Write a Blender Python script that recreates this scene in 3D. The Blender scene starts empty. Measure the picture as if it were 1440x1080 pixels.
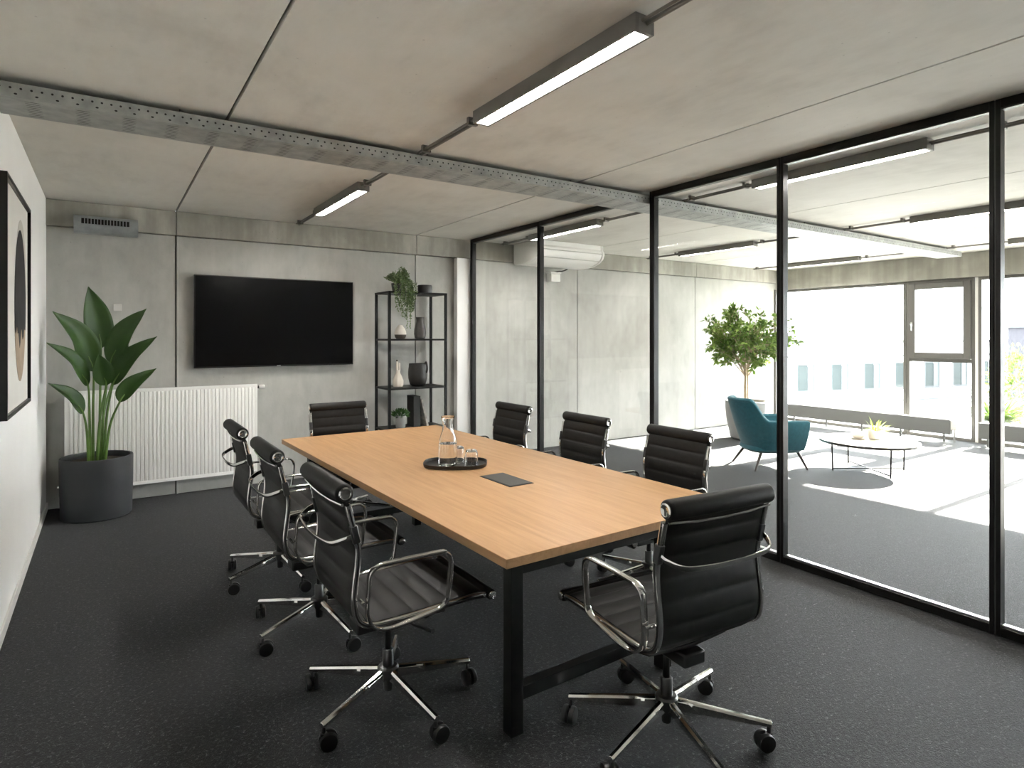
import bpy, bmesh, math, random
from mathutils import Vector, Matrix
random.seed(7)
sc = bpy.context.scene
COL = sc.collection
PI = math.pi

# ------------------------------------------------------------------ helpers
def lin(c):
    c = c / 255.0
    return c / 12.92 if c <= 0.04045 else ((c + 0.055) / 1.055) ** 2.4

def rgb(r, g, b):
    return (lin(r), lin(g), lin(b), 1.0)

def V(*a):
    return Vector(a)

class MB:
    """collects shapes into one mesh"""
    def __init__(self):
        self.bm = bmesh.new()
        self.mi = 0
    def face(self, vs, smooth=False):
        try:
            f = self.bm.faces.new(vs)
        except ValueError:
            return None
        f.smooth = smooth
        f.material_index = self.mi
        return f
    def v(self, p):
        return self.bm.verts.new(p)
    def box(self, lo, hi, rz=0.0, origin=None):
        x0, y0, z0 = lo; x1, y1, z1 = hi
        ps = [(x0,y0,z0),(x1,y0,z0),(x1,y1,z0),(x0,y1,z0),(x0,y0,z1),(x1,y0,z1),(x1,y1,z1),(x0,y1,z1)]
        if rz:
            o = Vector(origin) if origin else Vector(((x0+x1)/2,(y0+y1)/2,0))
            R = Matrix.Rotation(rz, 3, 'Z')
            ps = [tuple(R @ (Vector(p) - o) + o) for p in ps]
        v = [self.v(p) for p in ps]
        for q in ((3,2,1,0),(4,5,6,7),(0,1,5,4),(1,2,6,5),(2,3,7,6),(3,0,4,7)):
            self.face([v[i] for i in q])
        return self
    def obox(self, c, ax, ay, az):
        """box from centre and three half-axis vectors"""
        c, ax, ay, az = map(Vector, (c, ax, ay, az))
        ps = []
        for k in (-1, 1):
            for i, j in ((-1,-1),(1,-1),(1,1),(-1,1)):
                ps.append(self.v(c + ax*i + ay*j + az*k))
        for q in ((3,2,1,0),(4,5,6,7),(0,1,5,4),(1,2,6,5),(2,3,7,6),(3,0,4,7)):
            self.face([ps[i] for i in q])
        return self
    def lathe(self, prof, c=(0,0,0), seg=32, axis='Z', cap0=True, cap1=True, smooth=True, sx=1.0, sy=1.0):
        c = Vector(c)
        rings = []
        for r, h in prof:
            ring = []
            for k in range(seg):
                a = 2*PI*k/seg
                x, y = r*math.cos(a)*sx, r*math.sin(a)*sy
                p = V(x, y, h) if axis == 'Z' else (V(h, x, y) if axis == 'X' else V(y, h, x))
                ring.append(self.v(c + p))
            rings.append(ring)
        for a, b in zip(rings, rings[1:]):
            for k in range(seg):
                self.face([a[k], a[(k+1)%seg], b[(k+1)%seg], b[k]], smooth)
        if cap0: self.face(list(reversed(rings[0])))
        if cap1: self.face(rings[-1])
        return self
    def sweep(self, pts, section, side=None, closed=False, smooth=True, scales=None):
        """sweep a 2D section (a along side, b along normal) along pts"""
        pts = [Vector(p) for p in pts]
        n = len(pts); rings = []; prev = None
        for i, p in enumerate(pts):
            if closed:
                t = (pts[(i+1)%n] - pts[i-1]).normalized()
            elif i == 0: t = (pts[1]-pts[0]).normalized()
            elif i == n-1: t = (pts[-1]-pts[-2]).normalized()
            else: t = ((pts[i+1]-p).normalized() + (p-pts[i-1]).normalized()).normalized()
            if side is not None:
                s = Vector(side); s = (s - t*s.dot(t)).normalized()
            else:
                if prev is None:
                    u = V(0,0,1) if abs(t.z) < 0.9 else V(1,0,0)
                    s = t.cross(u).normalized()
                else:
                    s = (prev - t*prev.dot(t)).normalized()
                prev = s
            nrm = s.cross(t)
            k = scales[i] if scales else 1.0
            rings.append([self.v(p + s*(a*k) + nrm*(b*k)) for a, b in section])
        m = len(section)
        rr = list(zip(rings, rings[1:])) + ([(rings[-1], rings[0])] if closed else [])
        for A, B in rr:
            for k in range(m):
                self.face([A[k], A[(k+1)%m], B[(k+1)%m], B[k]], smooth)
        if not closed:
            self.face(list(reversed(rings[0]))); self.face(rings[-1])
        return self
    def tube(self, pts, r, seg=8, closed=False, scales=None, **k):
        return self.sweep(pts, circ(r, seg), closed=closed, scales=scales, **k)
    def prism(self, poly, p0, ux, uy, ext):
        """extrude a 2D polygon"""
        p0, ux, uy, ext = map(Vector, (p0, ux, uy, ext))
        a = [self.v(p0 + ux*x + uy*y) for x, y in poly]
        b = [self.v(p0 + ux*x + uy*y + ext) for x, y in poly]
        n = len(poly)
        for k in range(n):
            self.face([a[k], a[(k+1)%n], b[(k+1)%n], b[k]])
        self.face(list(reversed(a))); self.face(b)
        return self
    def build(self, name, mats, parent=None, bevel=0.0, sharp=35, recalc=True, weld=False, subdiv=0, segs=2):
        bm = self.bm
        if weld: bmesh.ops.remove_doubles(bm, verts=bm.verts, dist=1e-5)
        if recalc: bmesh.ops.recalc_face_normals(bm, faces=bm.faces)
        me = bpy.data.meshes.new(name)
        bm.to_mesh(me); bm.free()
        for m in (mats if isinstance(mats, (list, tuple)) else [mats]):
            me.materials.append(m)
        try: me.set_sharp_from_angle(angle=math.radians(sharp))
        except Exception: pass
        o = bpy.data.objects.new(name, me)
        COL.objects.link(o)
        if parent: o.parent = parent
        if subdiv:
            s = o.modifiers.new('sub', 'SUBSURF'); s.levels = s.render_levels = subdiv
        if bevel:
            b = o.modifiers.new('bev', 'BEVEL'); b.width = bevel; b.segments = segs; b.limit_method = 'ANGLE'; b.angle_limit = math.radians(50)
            b.harden_normals = False
        return o

def circ(r, seg=8):
    return [(r*math.cos(2*PI*k/seg), r*math.sin(2*PI*k/seg)) for k in range(seg)]

def rrect(w, h, r, n=3):
    out = []
    for cx, cy, a0 in ((w/2-r,h/2-r,0),(-w/2+r,h/2-r,90),(-w/2+r,-h/2+r,180),(w/2-r,-h/2+r,270)):
        for k in range(n+1):
            a = math.radians(a0 + 90*k/n)
            out.append((cx+r*math.cos(a), cy+r*math.sin(a)))
    return out

def spline(pts, per=8):
    """Catmull-Rom through points"""
    P = [Vector(p) for p in pts]
    P = [P[0]*2-P[1]] + P + [P[-1]*2-P[-2]]
    out = []
    for i in range(1, len(P)-2):
        a, b, c, d = P[i-1], P[i], P[i+1], P[i+2]
        for k in range(per):
            t = k/per
            out.append(0.5*((2*b) + (c-a)*t + (2*a-5*b+4*c-d)*t*t + (3*b-a-3*c+d)*t**3))
    out.append(P[-2])
    return out

def tag(o, label=None, cat=None, group=None, kind=None):
    if label: o['label'] = label
    if cat: o['category'] = cat
    if group: o['group'] = group
    if kind: o['kind'] = kind
    return o

def thing(name, label, cat, loc=(0,0,0), rz=0.0, group=None, kind=None):
    o = bpy.data.objects.new(name, None); COL.objects.link(o)
    o.location = loc; o.rotation_euler = (0,0,rz)
    o.empty_display_size = 0.1
    return tag(o, label, cat, group, kind)

def copy_tree(o, parent=None):
    c = o.copy(); COL.objects.link(c); c.parent = parent
    for ch in list(o.children): copy_tree(ch, c)
    return c

def plabel(o, t):
    o['label'] = t; return o

# ------------------------------------------------------------------ materials
def newmat(name):
    m = bpy.data.materials.new(name); m.use_nodes = True
    nt = m.node_tree
    return m, nt, nt.nodes['Principled BSDF'], nt.nodes['Material Output']

def mat(name, color, rough=0.5, metal=0.0, spec=0.5, coat=0.0, noise=0.0, nscale=8.0, bump=0.0, bscale=200.0, sheen=0.0, emis=None, estr=0.0, rnoise=0.0):
    m, nt, b, out = newmat(name)
    b.inputs['Base Color'].default_value = color
    b.inputs['Roughness'].default_value = rough
    b.inputs['Metallic'].default_value = metal
    b.inputs['Specular IOR Level'].default_value = spec
    b.inputs['Coat Weight'].default_value = coat
    b.inputs['Sheen Weight'].default_value = sheen
    tc = nt.nodes.new('ShaderNodeTexCoord')
    if noise or rnoise:
        n = nt.nodes.new('ShaderNodeTexNoise'); n.inputs['Scale'].default_value = nscale; n.inputs['Detail'].default_value = 5
        nt.links.new(tc.outputs['Object'], n.inputs['Vector'])
        if noise:
            mp = nt.nodes.new('ShaderNodeMapRange')
            mp.inputs['From Min'].default_value = 0.3; mp.inputs['From Max'].default_value = 0.7
            mp.inputs['To Min'].default_value = 1-noise; mp.inputs['To Max'].default_value = 1+noise
            nt.links.new(n.outputs['Fac'], mp.inputs['Value'])
            mx = nt.nodes.new('ShaderNodeMix'); mx.data_type = 'RGBA'; mx.blend_type = 'MULTIPLY'
            mx.inputs['Factor'].default_value = 1.0
            mx.inputs[6].default_value = color
            nt.links.new(mp.outputs['Result'], mx.inputs[7])
            nt.links.new(mx.outputs[2], b.inputs['Base Color'])
        if rnoise:
            mp = nt.nodes.new('ShaderNodeMapRange')
            mp.inputs['From Min'].default_value = 0.3; mp.inputs['From Max'].default_value = 0.7
            mp.inputs['To Min'].default_value = rough-rnoise; mp.inputs['To Max'].default_value = rough+rnoise
            nt.links.new(n.outputs['Fac'], mp.inputs['Value']); nt.links.new(mp.outputs['Result'], b.inputs['Roughness'])
    if bump:
        n2 = nt.nodes.new('ShaderNodeTexNoise'); n2.inputs['Scale'].default_value = bscale; n2.inputs['Detail'].default_value = 3
        nt.links.new(tc.outputs['Object'], n2.inputs['Vector'])
        bp = nt.nodes.new('ShaderNodeBump'); bp.inputs['Strength'].default_value = bump; bp.inputs['Distance'].default_value = 0.003
        nt.links.new(n2.outputs['Fac'], bp.inputs['Height']); nt.links.new(bp.outputs['Normal'], b.inputs['Normal'])
    if emis:
        b.inputs['Emission Color'].default_value = emis; b.inputs['Emission Strength'].default_value = estr
    return m

def concrete(name, c_dark, c_mid, c_light, streak=0.0, rough=0.75, spec=0.25):
    m, nt, b, out = newmat(name)
    N, L = nt.nodes, nt.links
    tc = N.new('ShaderNodeTexCoord')
    n1 = N.new('ShaderNodeTexNoise'); n1.inputs['Scale'].default_value = 0.9; n1.inputs['Detail'].default_value = 7; n1.inputs['Roughness'].default_value = 0.6; n1.inputs['Distortion'].default_value = 0.6
    L.new(tc.outputs['Object'], n1.inputs['Vector'])
    n2 = N.new('ShaderNodeTexNoise'); n2.inputs['Scale'].default_value = 9; n2.inputs['Detail'].default_value = 8
    mapn = N.new('ShaderNodeMapping'); mapn.inputs['Scale'].default_value = (1.6, 0.5, 0.7)
    L.new(tc.outputs['Object'], mapn.inputs['Vector']); L.new(mapn.outputs['Vector'], n2.inputs['Vector'])
    add = N.new('ShaderNodeMath'); add.operation = 'MULTIPLY_ADD'; add.inputs[1].default_value = 0.35
    L.new(n2.outputs['Fac'], add.inputs[0]); L.new(n1.outputs['Fac'], add.inputs[2])
    last = add.outputs[0]
    if streak:
        mp = N.new('ShaderNodeMapping'); mp.inputs['Scale'].default_value = (7.0, 7.0, 0.35)
        n4 = N.new('ShaderNodeTexNoise'); n4.inputs['Scale'].default_value = 1.0; n4.inputs['Detail'].default_value = 5
        L.new(tc.outputs['Object'], mp.inputs['Vector']); L.new(mp.outputs['Vector'], n4.inputs['Vector'])
        a2 = N.new('ShaderNodeMath'); a2.operation = 'MULTIPLY_ADD'; a2.inputs[1].default_value = streak
        sb = N.new('ShaderNodeMath'); sb.operation = 'SUBTRACT'; sb.inputs[1].default_value = 0.5
        L.new(n4.outputs['Fac'], sb.inputs[0]); L.new(sb.outputs[0], a2.inputs[0]); L.new(last, a2.inputs[2]); last = a2.outputs[0]
    cr = N.new('ShaderNodeValToRGB')
    e = cr.color_ramp.elements
    e[0].position = 0.42; e[0].color = c_dark
    e[1].position = 0.95; e[1].color = c_light
    x = e.new(0.66); x.color = c_mid
    L.new(last, cr.inputs['Fac'])
    # air pores
    vo = N.new('ShaderNodeTexVoronoi'); vo.inputs['Scale'].default_value = 9; vo.inputs['Randomness'].default_value = 1.0
    L.new(tc.outputs['Object'], vo.inputs['Vector'])
    lt = N.new('ShaderNodeMath'); lt.operation = 'LESS_THAN'; lt.inputs[1].default_value = 0.045
    L.new(vo.outputs['Distance'], lt.inputs[0])
    mx = N.new('ShaderNodeMix'); mx.data_type = 'RGBA'; mx.inputs[7].default_value = tuple(v*0.72 for v in c_dark[:3]) + (1,)
    sc2 = N.new('ShaderNodeMath'); sc2.operation = 'MULTIPLY'; sc2.inputs[1].default_value = 0.5
    L.new(lt.outputs[0], sc2.inputs[0]); L.new(sc2.outputs[0], mx.inputs['Factor']); L.new(cr.outputs['Color'], mx.inputs[6])
    L.new(mx.outputs[2], b.inputs['Base Color'])
    b.inputs['Roughness'].default_value = rough; b.inputs['Specular IOR Level'].default_value = spec
    bp = N.new('ShaderNodeBump'); bp.inputs['Strength'].default_value = 0.12; bp.inputs['Distance'].default_value = 0.01
    n3 = N.new('ShaderNodeTexNoise'); n3.inputs['Scale'].default_value = 30; n3.inputs['Detail'].default_value = 4
    L.new(tc.outputs['Object'], n3.inputs['Vector'])
    L.new(n3.outputs['Fac'], bp.inputs['Height']); L.new(bp.outputs['Normal'], b.inputs['Normal'])
    return m

def carpet_mat():
    m, nt, b, out = newmat('carpet')
    N, L = nt.nodes, nt.links
    tc = N.new('ShaderNodeTexCoord')
    base = N.new('ShaderNodeTexNoise'); base.inputs['Scale'].default_value = 95; base.inputs['Detail'].default_value = 4; base.inputs['Distortion'].default_value = 1.4
    L.new(tc.outputs['Object'], base.inputs['Vector'])
    # curly light fibres: thin iso-bands of a distorted noise
    fib = N.new('ShaderNodeTexNoise'); fib.inputs['Scale'].default_value = 32; fib.inputs['Detail'].default_value = 2; fib.inputs['Distortion'].default_value = 2.2
    L.new(tc.outputs['Object'], fib.inputs['Vector'])
    s = N.new('ShaderNodeMath'); s.operation = 'SUBTRACT'; s.inputs[1].default_value = 0.5; L.new(fib.outputs['Fac'], s.inputs[0])
    a = N.new('ShaderNodeMath'); a.operation = 'ABSOLUTE'; L.new(s.outputs[0], a.inputs[0])
    mr = N.new('ShaderNodeMapRange'); mr.inputs['From Min'].default_value = 0.0; mr.inputs['From Max'].default_value = 0.030; mr.inputs['To Min'].default_value = 1; mr.inputs['To Max'].default_value = 0
    L.new(a.outputs[0], mr.inputs['Value'])
    br = N.new('ShaderNodeTexNoise'); br.inputs['Scale'].default_value = 60; br.inputs['Detail'].default_value = 2
    L.new(tc.outputs['Object'], br.inputs['Vector'])
    bm_ = N.new('ShaderNodeMapRange'); bm_.inputs['From Min'].default_value = 0.48; bm_.inputs['From Max'].default_value = 0.7; L.new(br.outputs['Fac'], bm_.inputs['Value'])
    fm = N.new('ShaderNodeMath'); fm.operation = 'MULTIPLY'; L.new(mr.outputs['Result'], fm.inputs[0]); L.new(bm_.outputs['Result'], fm.inputs[1])
    cr = N.new('ShaderNodeValToRGB')
    cr.color_ramp.elements[0].position = 0.35; cr.color_ramp.elements[0].color = CARPET[0]
    cr.color_ramp.elements[1].position = 0.68; cr.color_ramp.elements[1].color = CARPET[1]
    L.new(base.outputs['Fac'], cr.inputs['Fac'])
    mx = N.new('ShaderNodeMix'); mx.data_type = 'RGBA'; mx.inputs[7].default_value = CARPET[2]
    L.new(fm.outputs[0], mx.inputs['Factor']); L.new(cr.outputs['Color'], mx.inputs[6])
    L.new(mx.outputs[2], b.inputs['Base Color'])
    b.inputs['Roughness'].default_value = 0.75
    b.inputs['Specular IOR Level'].default_value = 0.27
    b.inputs['Sheen Weight'].default_value = CARPET[3]
    b.inputs['Sheen Roughness'].default_value = 0.45
    b.inputs['Sheen Tint'].default_value = (0.95, 0.97, 1, 1)
    bp = N.new('ShaderNodeBump'); bp.inputs['Strength'].default_value = 0.6; bp.inputs['Distance'].default_value = 0.006
    ad = N.new('ShaderNodeMath'); ad.operation = 'MULTIPLY_ADD'; ad.inputs[1].default_value = 0.5
    L.new(fm.outputs[0], ad.inputs[0]); L.new(base.outputs['Fac'], ad.inputs[2])
    L.new(ad.outputs[0], bp.inputs['Height']); L.new(bp.outputs['Normal'], b.inputs['Normal'])
    return m

def wood_mat(name, axis='Y'):
    m, nt, b, out = newmat(name)
    N, L = nt.nodes, nt.links
    tc = N.new('ShaderNodeTexCoord')
    mp = N.new('ShaderNodeMapping'); mp.inputs['Scale'].default_value = (14.0, 0.9, 14.0)
    L.new(tc.outputs['Object'], mp.inputs['Vector'])
    n = N.new('ShaderNodeTexNoise'); n.inputs['Scale'].default_value = 2.2; n.inputs['Detail'].default_value = 9; n.inputs['Distortion'].default_value = 0.8
    L.new(mp.outputs['Vector'], n.inputs['Vector'])
    mp2 = N.new('ShaderNodeMapping'); mp2.inputs['Scale'].default_value = (120.0, 2.5, 120.0)
    L.new(tc.outputs['Object'], mp2.inputs['Vector'])
    f = N.new('ShaderNodeTexNoise'); f.inputs['Scale'].default_value = 1.5; f.inputs['Detail'].default_value = 4
    L.new(mp2.outputs['Vector'], f.inputs['Vector'])
    # glued strips along the length
    sx = N.new('ShaderNodeSeparateXYZ'); L.new(tc.outputs['Object'], sx.inputs[0])
    fl = N.new('ShaderNodeMath'); fl.operation = 'MULTIPLY'; fl.inputs[1].default_value = 5.3; L.new(sx.outputs['X'], fl.inputs[0])
    fo = N.new('ShaderNodeMath'); fo.operation = 'FLOOR'; L.new(fl.outputs[0], fo.inputs[0])
    wn = N.new('ShaderNodeTexWhiteNoise'); wn.noise_dimensions = '1D'; L.new(fo.outputs[0], wn.inputs['W'])
    a1 = N.new('ShaderNodeMath'); a1.operation = 'MULTIPLY_ADD'; a1.inputs[1].default_value = 0.35; L.new(f.outputs['Fac'], a1.inputs[0]); L.new(n.outputs['Fac'], a1.inputs[2])
    a2 = N.new('ShaderNodeMath'); a2.operation = 'MULTIPLY_ADD'; a2.inputs[1].default_value = 0.10; L.new(wn.outputs['Value'], a2.inputs[0]); L.new(a1.outputs[0], a2.inputs[2])
    cr = N.new('ShaderNodeValToRGB'); e = cr.color_ramp.elements
    e[0].position = 0.45; e[0].color = WOOD[0]; e[1].position = 0.98; e[1].color = WOOD[2]
    x = e.new(0.72); x.color = WOOD[1]
    L.new(a2.outputs[0], cr.inputs['Fac']); L.new(cr.outputs['Color'], b.inputs['Base Color'])
    b.inputs['Roughness'].default_value = 0.42; b.inputs['Specular IOR Level'].default_value = 0.35
    bp = N.new('ShaderNodeBump'); bp.inputs['Strength'].default_value = 0.05; bp.inputs['Distance'].default_value = 0.002
    L.new(a1.outputs[0], bp.inputs['Height']); L.new(bp.outputs['Normal'], b.inputs['Normal'])
    return m

def pane_mat(name, tint=(1,1,1,1), refl=1.0, ior=1.45):
    """clear sheet glass: straight transmission plus a fresnel reflection"""
    m = bpy.data.materials.new(name); m.use_nodes = True
    nt = m.node_tree; N, L = nt.nodes, nt.links
    N.remove(N['Principled BSDF']); out = N['Material Output']
    t = N.new('ShaderNodeBsdfTransparent'); t.inputs['Color'].default_value = tint
    g = N.new('ShaderNodeBsdfGlossy'); g.inputs['Roughness'].default_value = 0.0
    fr = N.new('ShaderNodeFresnel'); fr.inputs['IOR'].default_value = ior
    mu = N.new('ShaderNodeMath'); mu.operation = 'MULTIPLY'; mu.inputs[1].default_value = refl
    mx = N.new('ShaderNodeMixShader')
    L.new(fr.outputs[0], mu.inputs[0]); L.new(mu.outputs[0], mx.inputs[0]); L.new(t.outputs[0], mx.inputs[1]); L.new(g.outputs[0], mx.inputs[2])
    L.new(mx.outputs[0], out.inputs['Surface'])
    return m

def glass_mat(name, color=(1,1,1,1), ior=1.45):
    m, nt, b, out = newmat(name)
    b.inputs['Base Color'].default_value = color
    b.inputs['Transmission Weight'].default_value = 1.0
    b.inputs['Roughness'].default_value = 0.0
    b.inputs['IOR'].default_value = ior
    return m

def tray_mat(name, axis_side):
    """galvanised perforated sheet; hole pattern along x"""
    m, nt, b, out = newmat(name)
    N, L = nt.nodes, nt.links
    tc = N.new('ShaderNodeTexCoord'); sp = N.new('ShaderNodeSeparateXYZ'); L.new(tc.outputs['Object'], sp.inputs[0])
    n = N.new('ShaderNodeTexNoise'); n.inputs['Scale'].default_value = 14; n.inputs['Detail'].default_value = 6
    L.new(tc.outputs['Object'], n.inputs['Vector'])
    cr = N.new('ShaderNodeValToRGB'); cr.color_ramp.elements[0].position = 0.3; cr.color_ramp.elements[0].color = (0.30,0.31,0.30,1)
    cr.color_ramp.elements[1].position = 0.75; cr.color_ramp.elements[1].color = (0.46,0.47,0.45,1)
    L.new(n.outputs['Fac'], cr.inputs['Fac'])
    def dots(axis2, px, pz, offx, c2, rx, rz):
        # one row of holes: repeat px in x, centre c2 on the other axis
        a = N.new('ShaderNodeMath'); a.operation = 'ADD'; a.inputs[1].default_value = offx + 100*px; L.new(sp.outputs['X'], a.inputs[0])
        md = N.new('ShaderNodeMath'); md.operation = 'MODULO'; md.inputs[1].default_value = px; L.new(a.outputs[0], md.inputs[0])
        s1 = N.new('ShaderNodeMath'); s1.operation = 'SUBTRACT'; s1.inputs[1].default_value = px/2; L.new(md.outputs[0], s1.inputs[0])
        d1 = N.new('ShaderNodeMath'); d1.operation = 'DIVIDE'; d1.inputs[1].default_value = rx; L.new(s1.outputs[0], d1.inputs[0])
        p1 = N.new('ShaderNodeMath'); p1.operation = 'POWER'; p1.inputs[1].default_value = 2; L.new(d1.outputs[0], p1.inputs[0])
        s2 = N.new('ShaderNodeMath'); s2.operation = 'SUBTRACT'; s2.inputs[1].default_value = c2; L.new(sp.outputs[axis2], s2.inputs[0])
        d2 = N.new('ShaderNodeMath'); d2.operation = 'DIVIDE'; d2.inputs[1].default_value = rz; L.new(s2.outputs[0], d2.inputs[0])
        p2 = N.new('ShaderNodeMath'); p2.operation = 'POWER'; p2.inputs[1].default_value = 2; L.new(d2.outputs[0], p2.inputs[0])
        ad = N.new('ShaderNodeMath'); ad.operation = 'ADD'; L.new(p1.outputs[0], ad.inputs[0]); L.new(p2.outputs[0], ad.inputs[1])
        lt = N.new('ShaderNodeMath'); lt.operation = 'LESS_THAN'; lt.inputs[1].default_value = 1.0; L.new(ad.outputs[0], lt.inputs[0])
        return lt.outputs[0]
    outs = []
    if axis_side == 'Z':
        outs = [dots('Z', 0.042, 0, 0.0, 2.868, 0.0055, 0.0055), dots('Z', 0.084, 0, 0.0, 2.840, 0.007, 0.0045)]
    else:
        for k in range(9):
            outs.append(dots('Y', 0.21, 0, 0.0, 3.945 + 0.03*k, 0.033, 0.0042))
    last = outs[0]
    for o2 in outs[1:]:
        mxm = N.new('ShaderNodeMath'); mxm.operation = 'MAXIMUM'; L.new(last, mxm.inputs[0]); L.new(o2, mxm.inputs[1]); last = mxm.outputs[0]
    mx = N.new('ShaderNodeMix'); mx.data_type = 'RGBA'; mx.inputs[7].default_value = (0.012,0.012,0.011,1)
    L.new(last, mx.inputs['Factor']); L.new(cr.outputs['Color'], mx.inputs[6]); L.new(mx.outputs[2], b.inputs['Base Color'])
    inv = N.new('ShaderNodeMath'); inv.operation = 'SUBTRACT'; inv.inputs[0].default_value = 1.0; L.new(last, inv.inputs[1])
    mm = N.new('ShaderNodeMath'); mm.operation = 'MULTIPLY'; mm.inputs[1].default_value = 0.45; L.new(inv.outputs[0], mm.inputs[0]); L.new(mm.outputs[0], b.inputs['Metallic'])
    b.inputs['Roughness'].default_value = 0.5
    return m

def leaf_mat(name, c1, c2, trans=0.3, scale=3.0, rough=0.4):
    m, nt, b, out = newmat(name)
    N, L = nt.nodes, nt.links
    tc = N.new('ShaderNodeTexCoord')
    n = N.new('ShaderNodeTexNoise'); n.inputs['Scale'].default_value = scale; n.inputs['Detail'].default_value = 4
    L.new(tc.outputs['Object'], n.inputs['Vector'])
    cr = N.new('ShaderNodeValToRGB'); cr.color_ramp.elements[0].position = 0.35; cr.color_ramp.elements[0].color = c1
    cr.color_ramp.elements[1].position = 0.65; cr.color_ramp.elements[1].color = c2
    L.new(n.outputs['Fac'], cr.inputs['Fac']); L.new(cr.outputs['Color'], b.inputs['Base Color'])
    b.inputs['Roughness'].default_value = rough
    tr = N.new('ShaderNodeBsdfTranslucent'); L.new(cr.outputs['Color'], tr.inputs['Color'])
    mx = N.new('ShaderNodeMixShader'); mx.inputs[0].default_value = trans
    L.new(b.outputs[0], mx.inputs[1]); L.new(tr.outputs[0], mx.inputs[2]); L.new(mx.outputs[0], out.inputs['Surface'])
    return m

CARPET = [(0.004,0.004,0.0042,1), (0.017,0.017,0.0182,1), (0.19,0.19,0.187,1), 0.11]
WOOD = [(0.385,0.222,0.105,1), (0.455,0.268,0.132,1), (0.51,0.305,0.158,1)]

M = {}
M['conc_wall'] = concrete('concrete_wall', (0.345,0.34,0.312,1), (0.425,0.42,0.39,1), (0.51,0.505,0.475,1), streak=0.25)
M['conc_ceil'] = concrete('concrete_ceiling', (0.55,0.532,0.488,1), (0.655,0.637,0.588,1), (0.73,0.712,0.665,1))
M['conc_beam'] = concrete('concrete_beam', (0.26,0.25,0.22,1), (0.33,0.318,0.28,1), (0.47,0.455,0.41,1), streak=0.75)
M['dark_paint'] = mat('dark_grey_paint', (0.10,0.10,0.098,1), 0.7, noise=0.03, nscale=2)
M['joint'] = mat('joint_dark', (0.05,0.047,0.042,1), 0.9)
M['plaster'] = mat('white_plaster', (0.89,0.882,0.865,1), 0.7, spec=0.2, noise=0.02, nscale=2, bump=0.05, bscale=120)
M['carpet'] = carpet_mat()
M['wood'] = wood_mat('oak')
M['black_steel'] = mat('black_steel', (0.009,0.009,0.009,1), 0.42, spec=0.25, noise=0.2, nscale=30)
M['frame_black'] = mat('frame_black', (0.008,0.0076,0.0072,1), 0.38, spec=0.28)
M['alu'] = mat('aluminium_bead', (0.55,0.55,0.55,1), 0.3, metal=0.9)
M['groove'] = mat('frame_gasket', (0.06,0.06,0.058,1), 0.4, metal=0.3)
M['chrome'] = mat('polished_aluminium', (0.72,0.71,0.69,1), 0.10, metal=1.0, rnoise=0.03, nscale=40)
M['leather'] = mat('black_leather', (0.0155,0.0148,0.014,1), 0.50, spec=0.19, noise=0.15, nscale=25, bump=0.12, bscale=350)
M['plastic'] = mat('black_plastic', (0.010,0.010,0.010,1), 0.38, spec=0.45)
M['dark_metal'] = mat('dark_column_metal', (0.10,0.10,0.10,1), 0.28, metal=0.9)
M['tv_screen'] = mat('tv_screen', (0.003,0.003,0.0033,1), 0.2, spec=0.22)
M['tv_case'] = mat('tv_case', (0.006,0.006,0.006,1), 0.35)
M['logo'] = mat('tv_logo', (0.45,0.45,0.44,1), 0.4)
M['white_enamel'] = mat('white_enamel', (0.86,0.845,0.815,1), 0.38, spec=0.4)
M['white_plastic'] = mat('white_plastic', (0.76,0.75,0.71,1), 0.45)
M['switch_plastic'] = mat('switch_plate', (0.58,0.57,0.53,1), 0.5)
M['galv'] = mat('galvanised', (0.36,0.38,0.39,1), 0.42, metal=0.55, noise=0.15, nscale=12)
M['vent_dark'] = mat('vent_dark', (0.006,0.006,0.006,1), 0.8)
M['tray_side'] = tray_mat('cable_tray_side', 'Z')
M['tray_under'] = tray_mat('cable_tray_underside', 'Y')
M['lamp_grey'] = mat('lamp_housing', (0.19,0.182,0.168,1), 0.5, metal=0.2)
M['lamp_glow'] = mat('lamp_glow', (0.9,0.9,0.88,1), 0.5, emis=(1.0,0.965,0.91,1), estr=54.0)
M['lamp_louver'] = mat('lamp_louver', (0.8,0.8,0.78,1), 0.4)
M['conduit'] = mat('conduit_grey', (0.17,0.16,0.145,1), 0.45, metal=0.5)
M['pot_dark'] = mat('pot_charcoal', (0.030,0.032,0.035,1), 0.55, spec=0.35, noise=0.12, nscale=6)
M['pot_grey'] = mat('pot_grey', (0.26,0.265,0.26,1), 0.65, noise=0.08, nscale=6)
M['soil'] = mat('soil', (0.035,0.022,0.014,1), 0.95, noise=0.5, nscale=60, bump=0.8, bscale=80)
M['leaf_big'] = leaf_mat('paddle_leaf', (0.016,0.052,0.006,1), (0.038,0.095,0.012,1), 0.18, 3.0, 0.48)
M['stem_green'] = mat('leaf_stalk', (0.10,0.19,0.035,1), 0.45, noise=0.2, nscale=10)
M['leaf_tree'] = leaf_mat('tree_leaf', (0.075,0.15,0.022,1), (0.20,0.29,0.06,1), 0.42, 5.0, 0.45)
M['bark'] = mat('bark', (0.34,0.27,0.18,1), 0.8, noise=0.25, nscale=20)
M['leaf_trail'] = leaf_mat('trailing_leaf', (0.065,0.105,0.04,1), (0.17,0.22,0.10,1), 0.2, 30.0)
M['leaf_succ'] = leaf_mat('succulent_leaf', (0.03,0.10,0.02,1), (0.08,0.19,0.04,1), 0.2, 30.0)
M['leaf_out'] = leaf_mat('outdoor_leaf', (0.06,0.12,0.02,1), (0.12,0.16,0.04,1), 0.4, 8.0)
M['leaf_lime'] = leaf_mat('lime_leaf', (0.25,0.40,0.05,1), (0.50,0.60,0.12,1), 0.4, 8.0)
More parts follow.
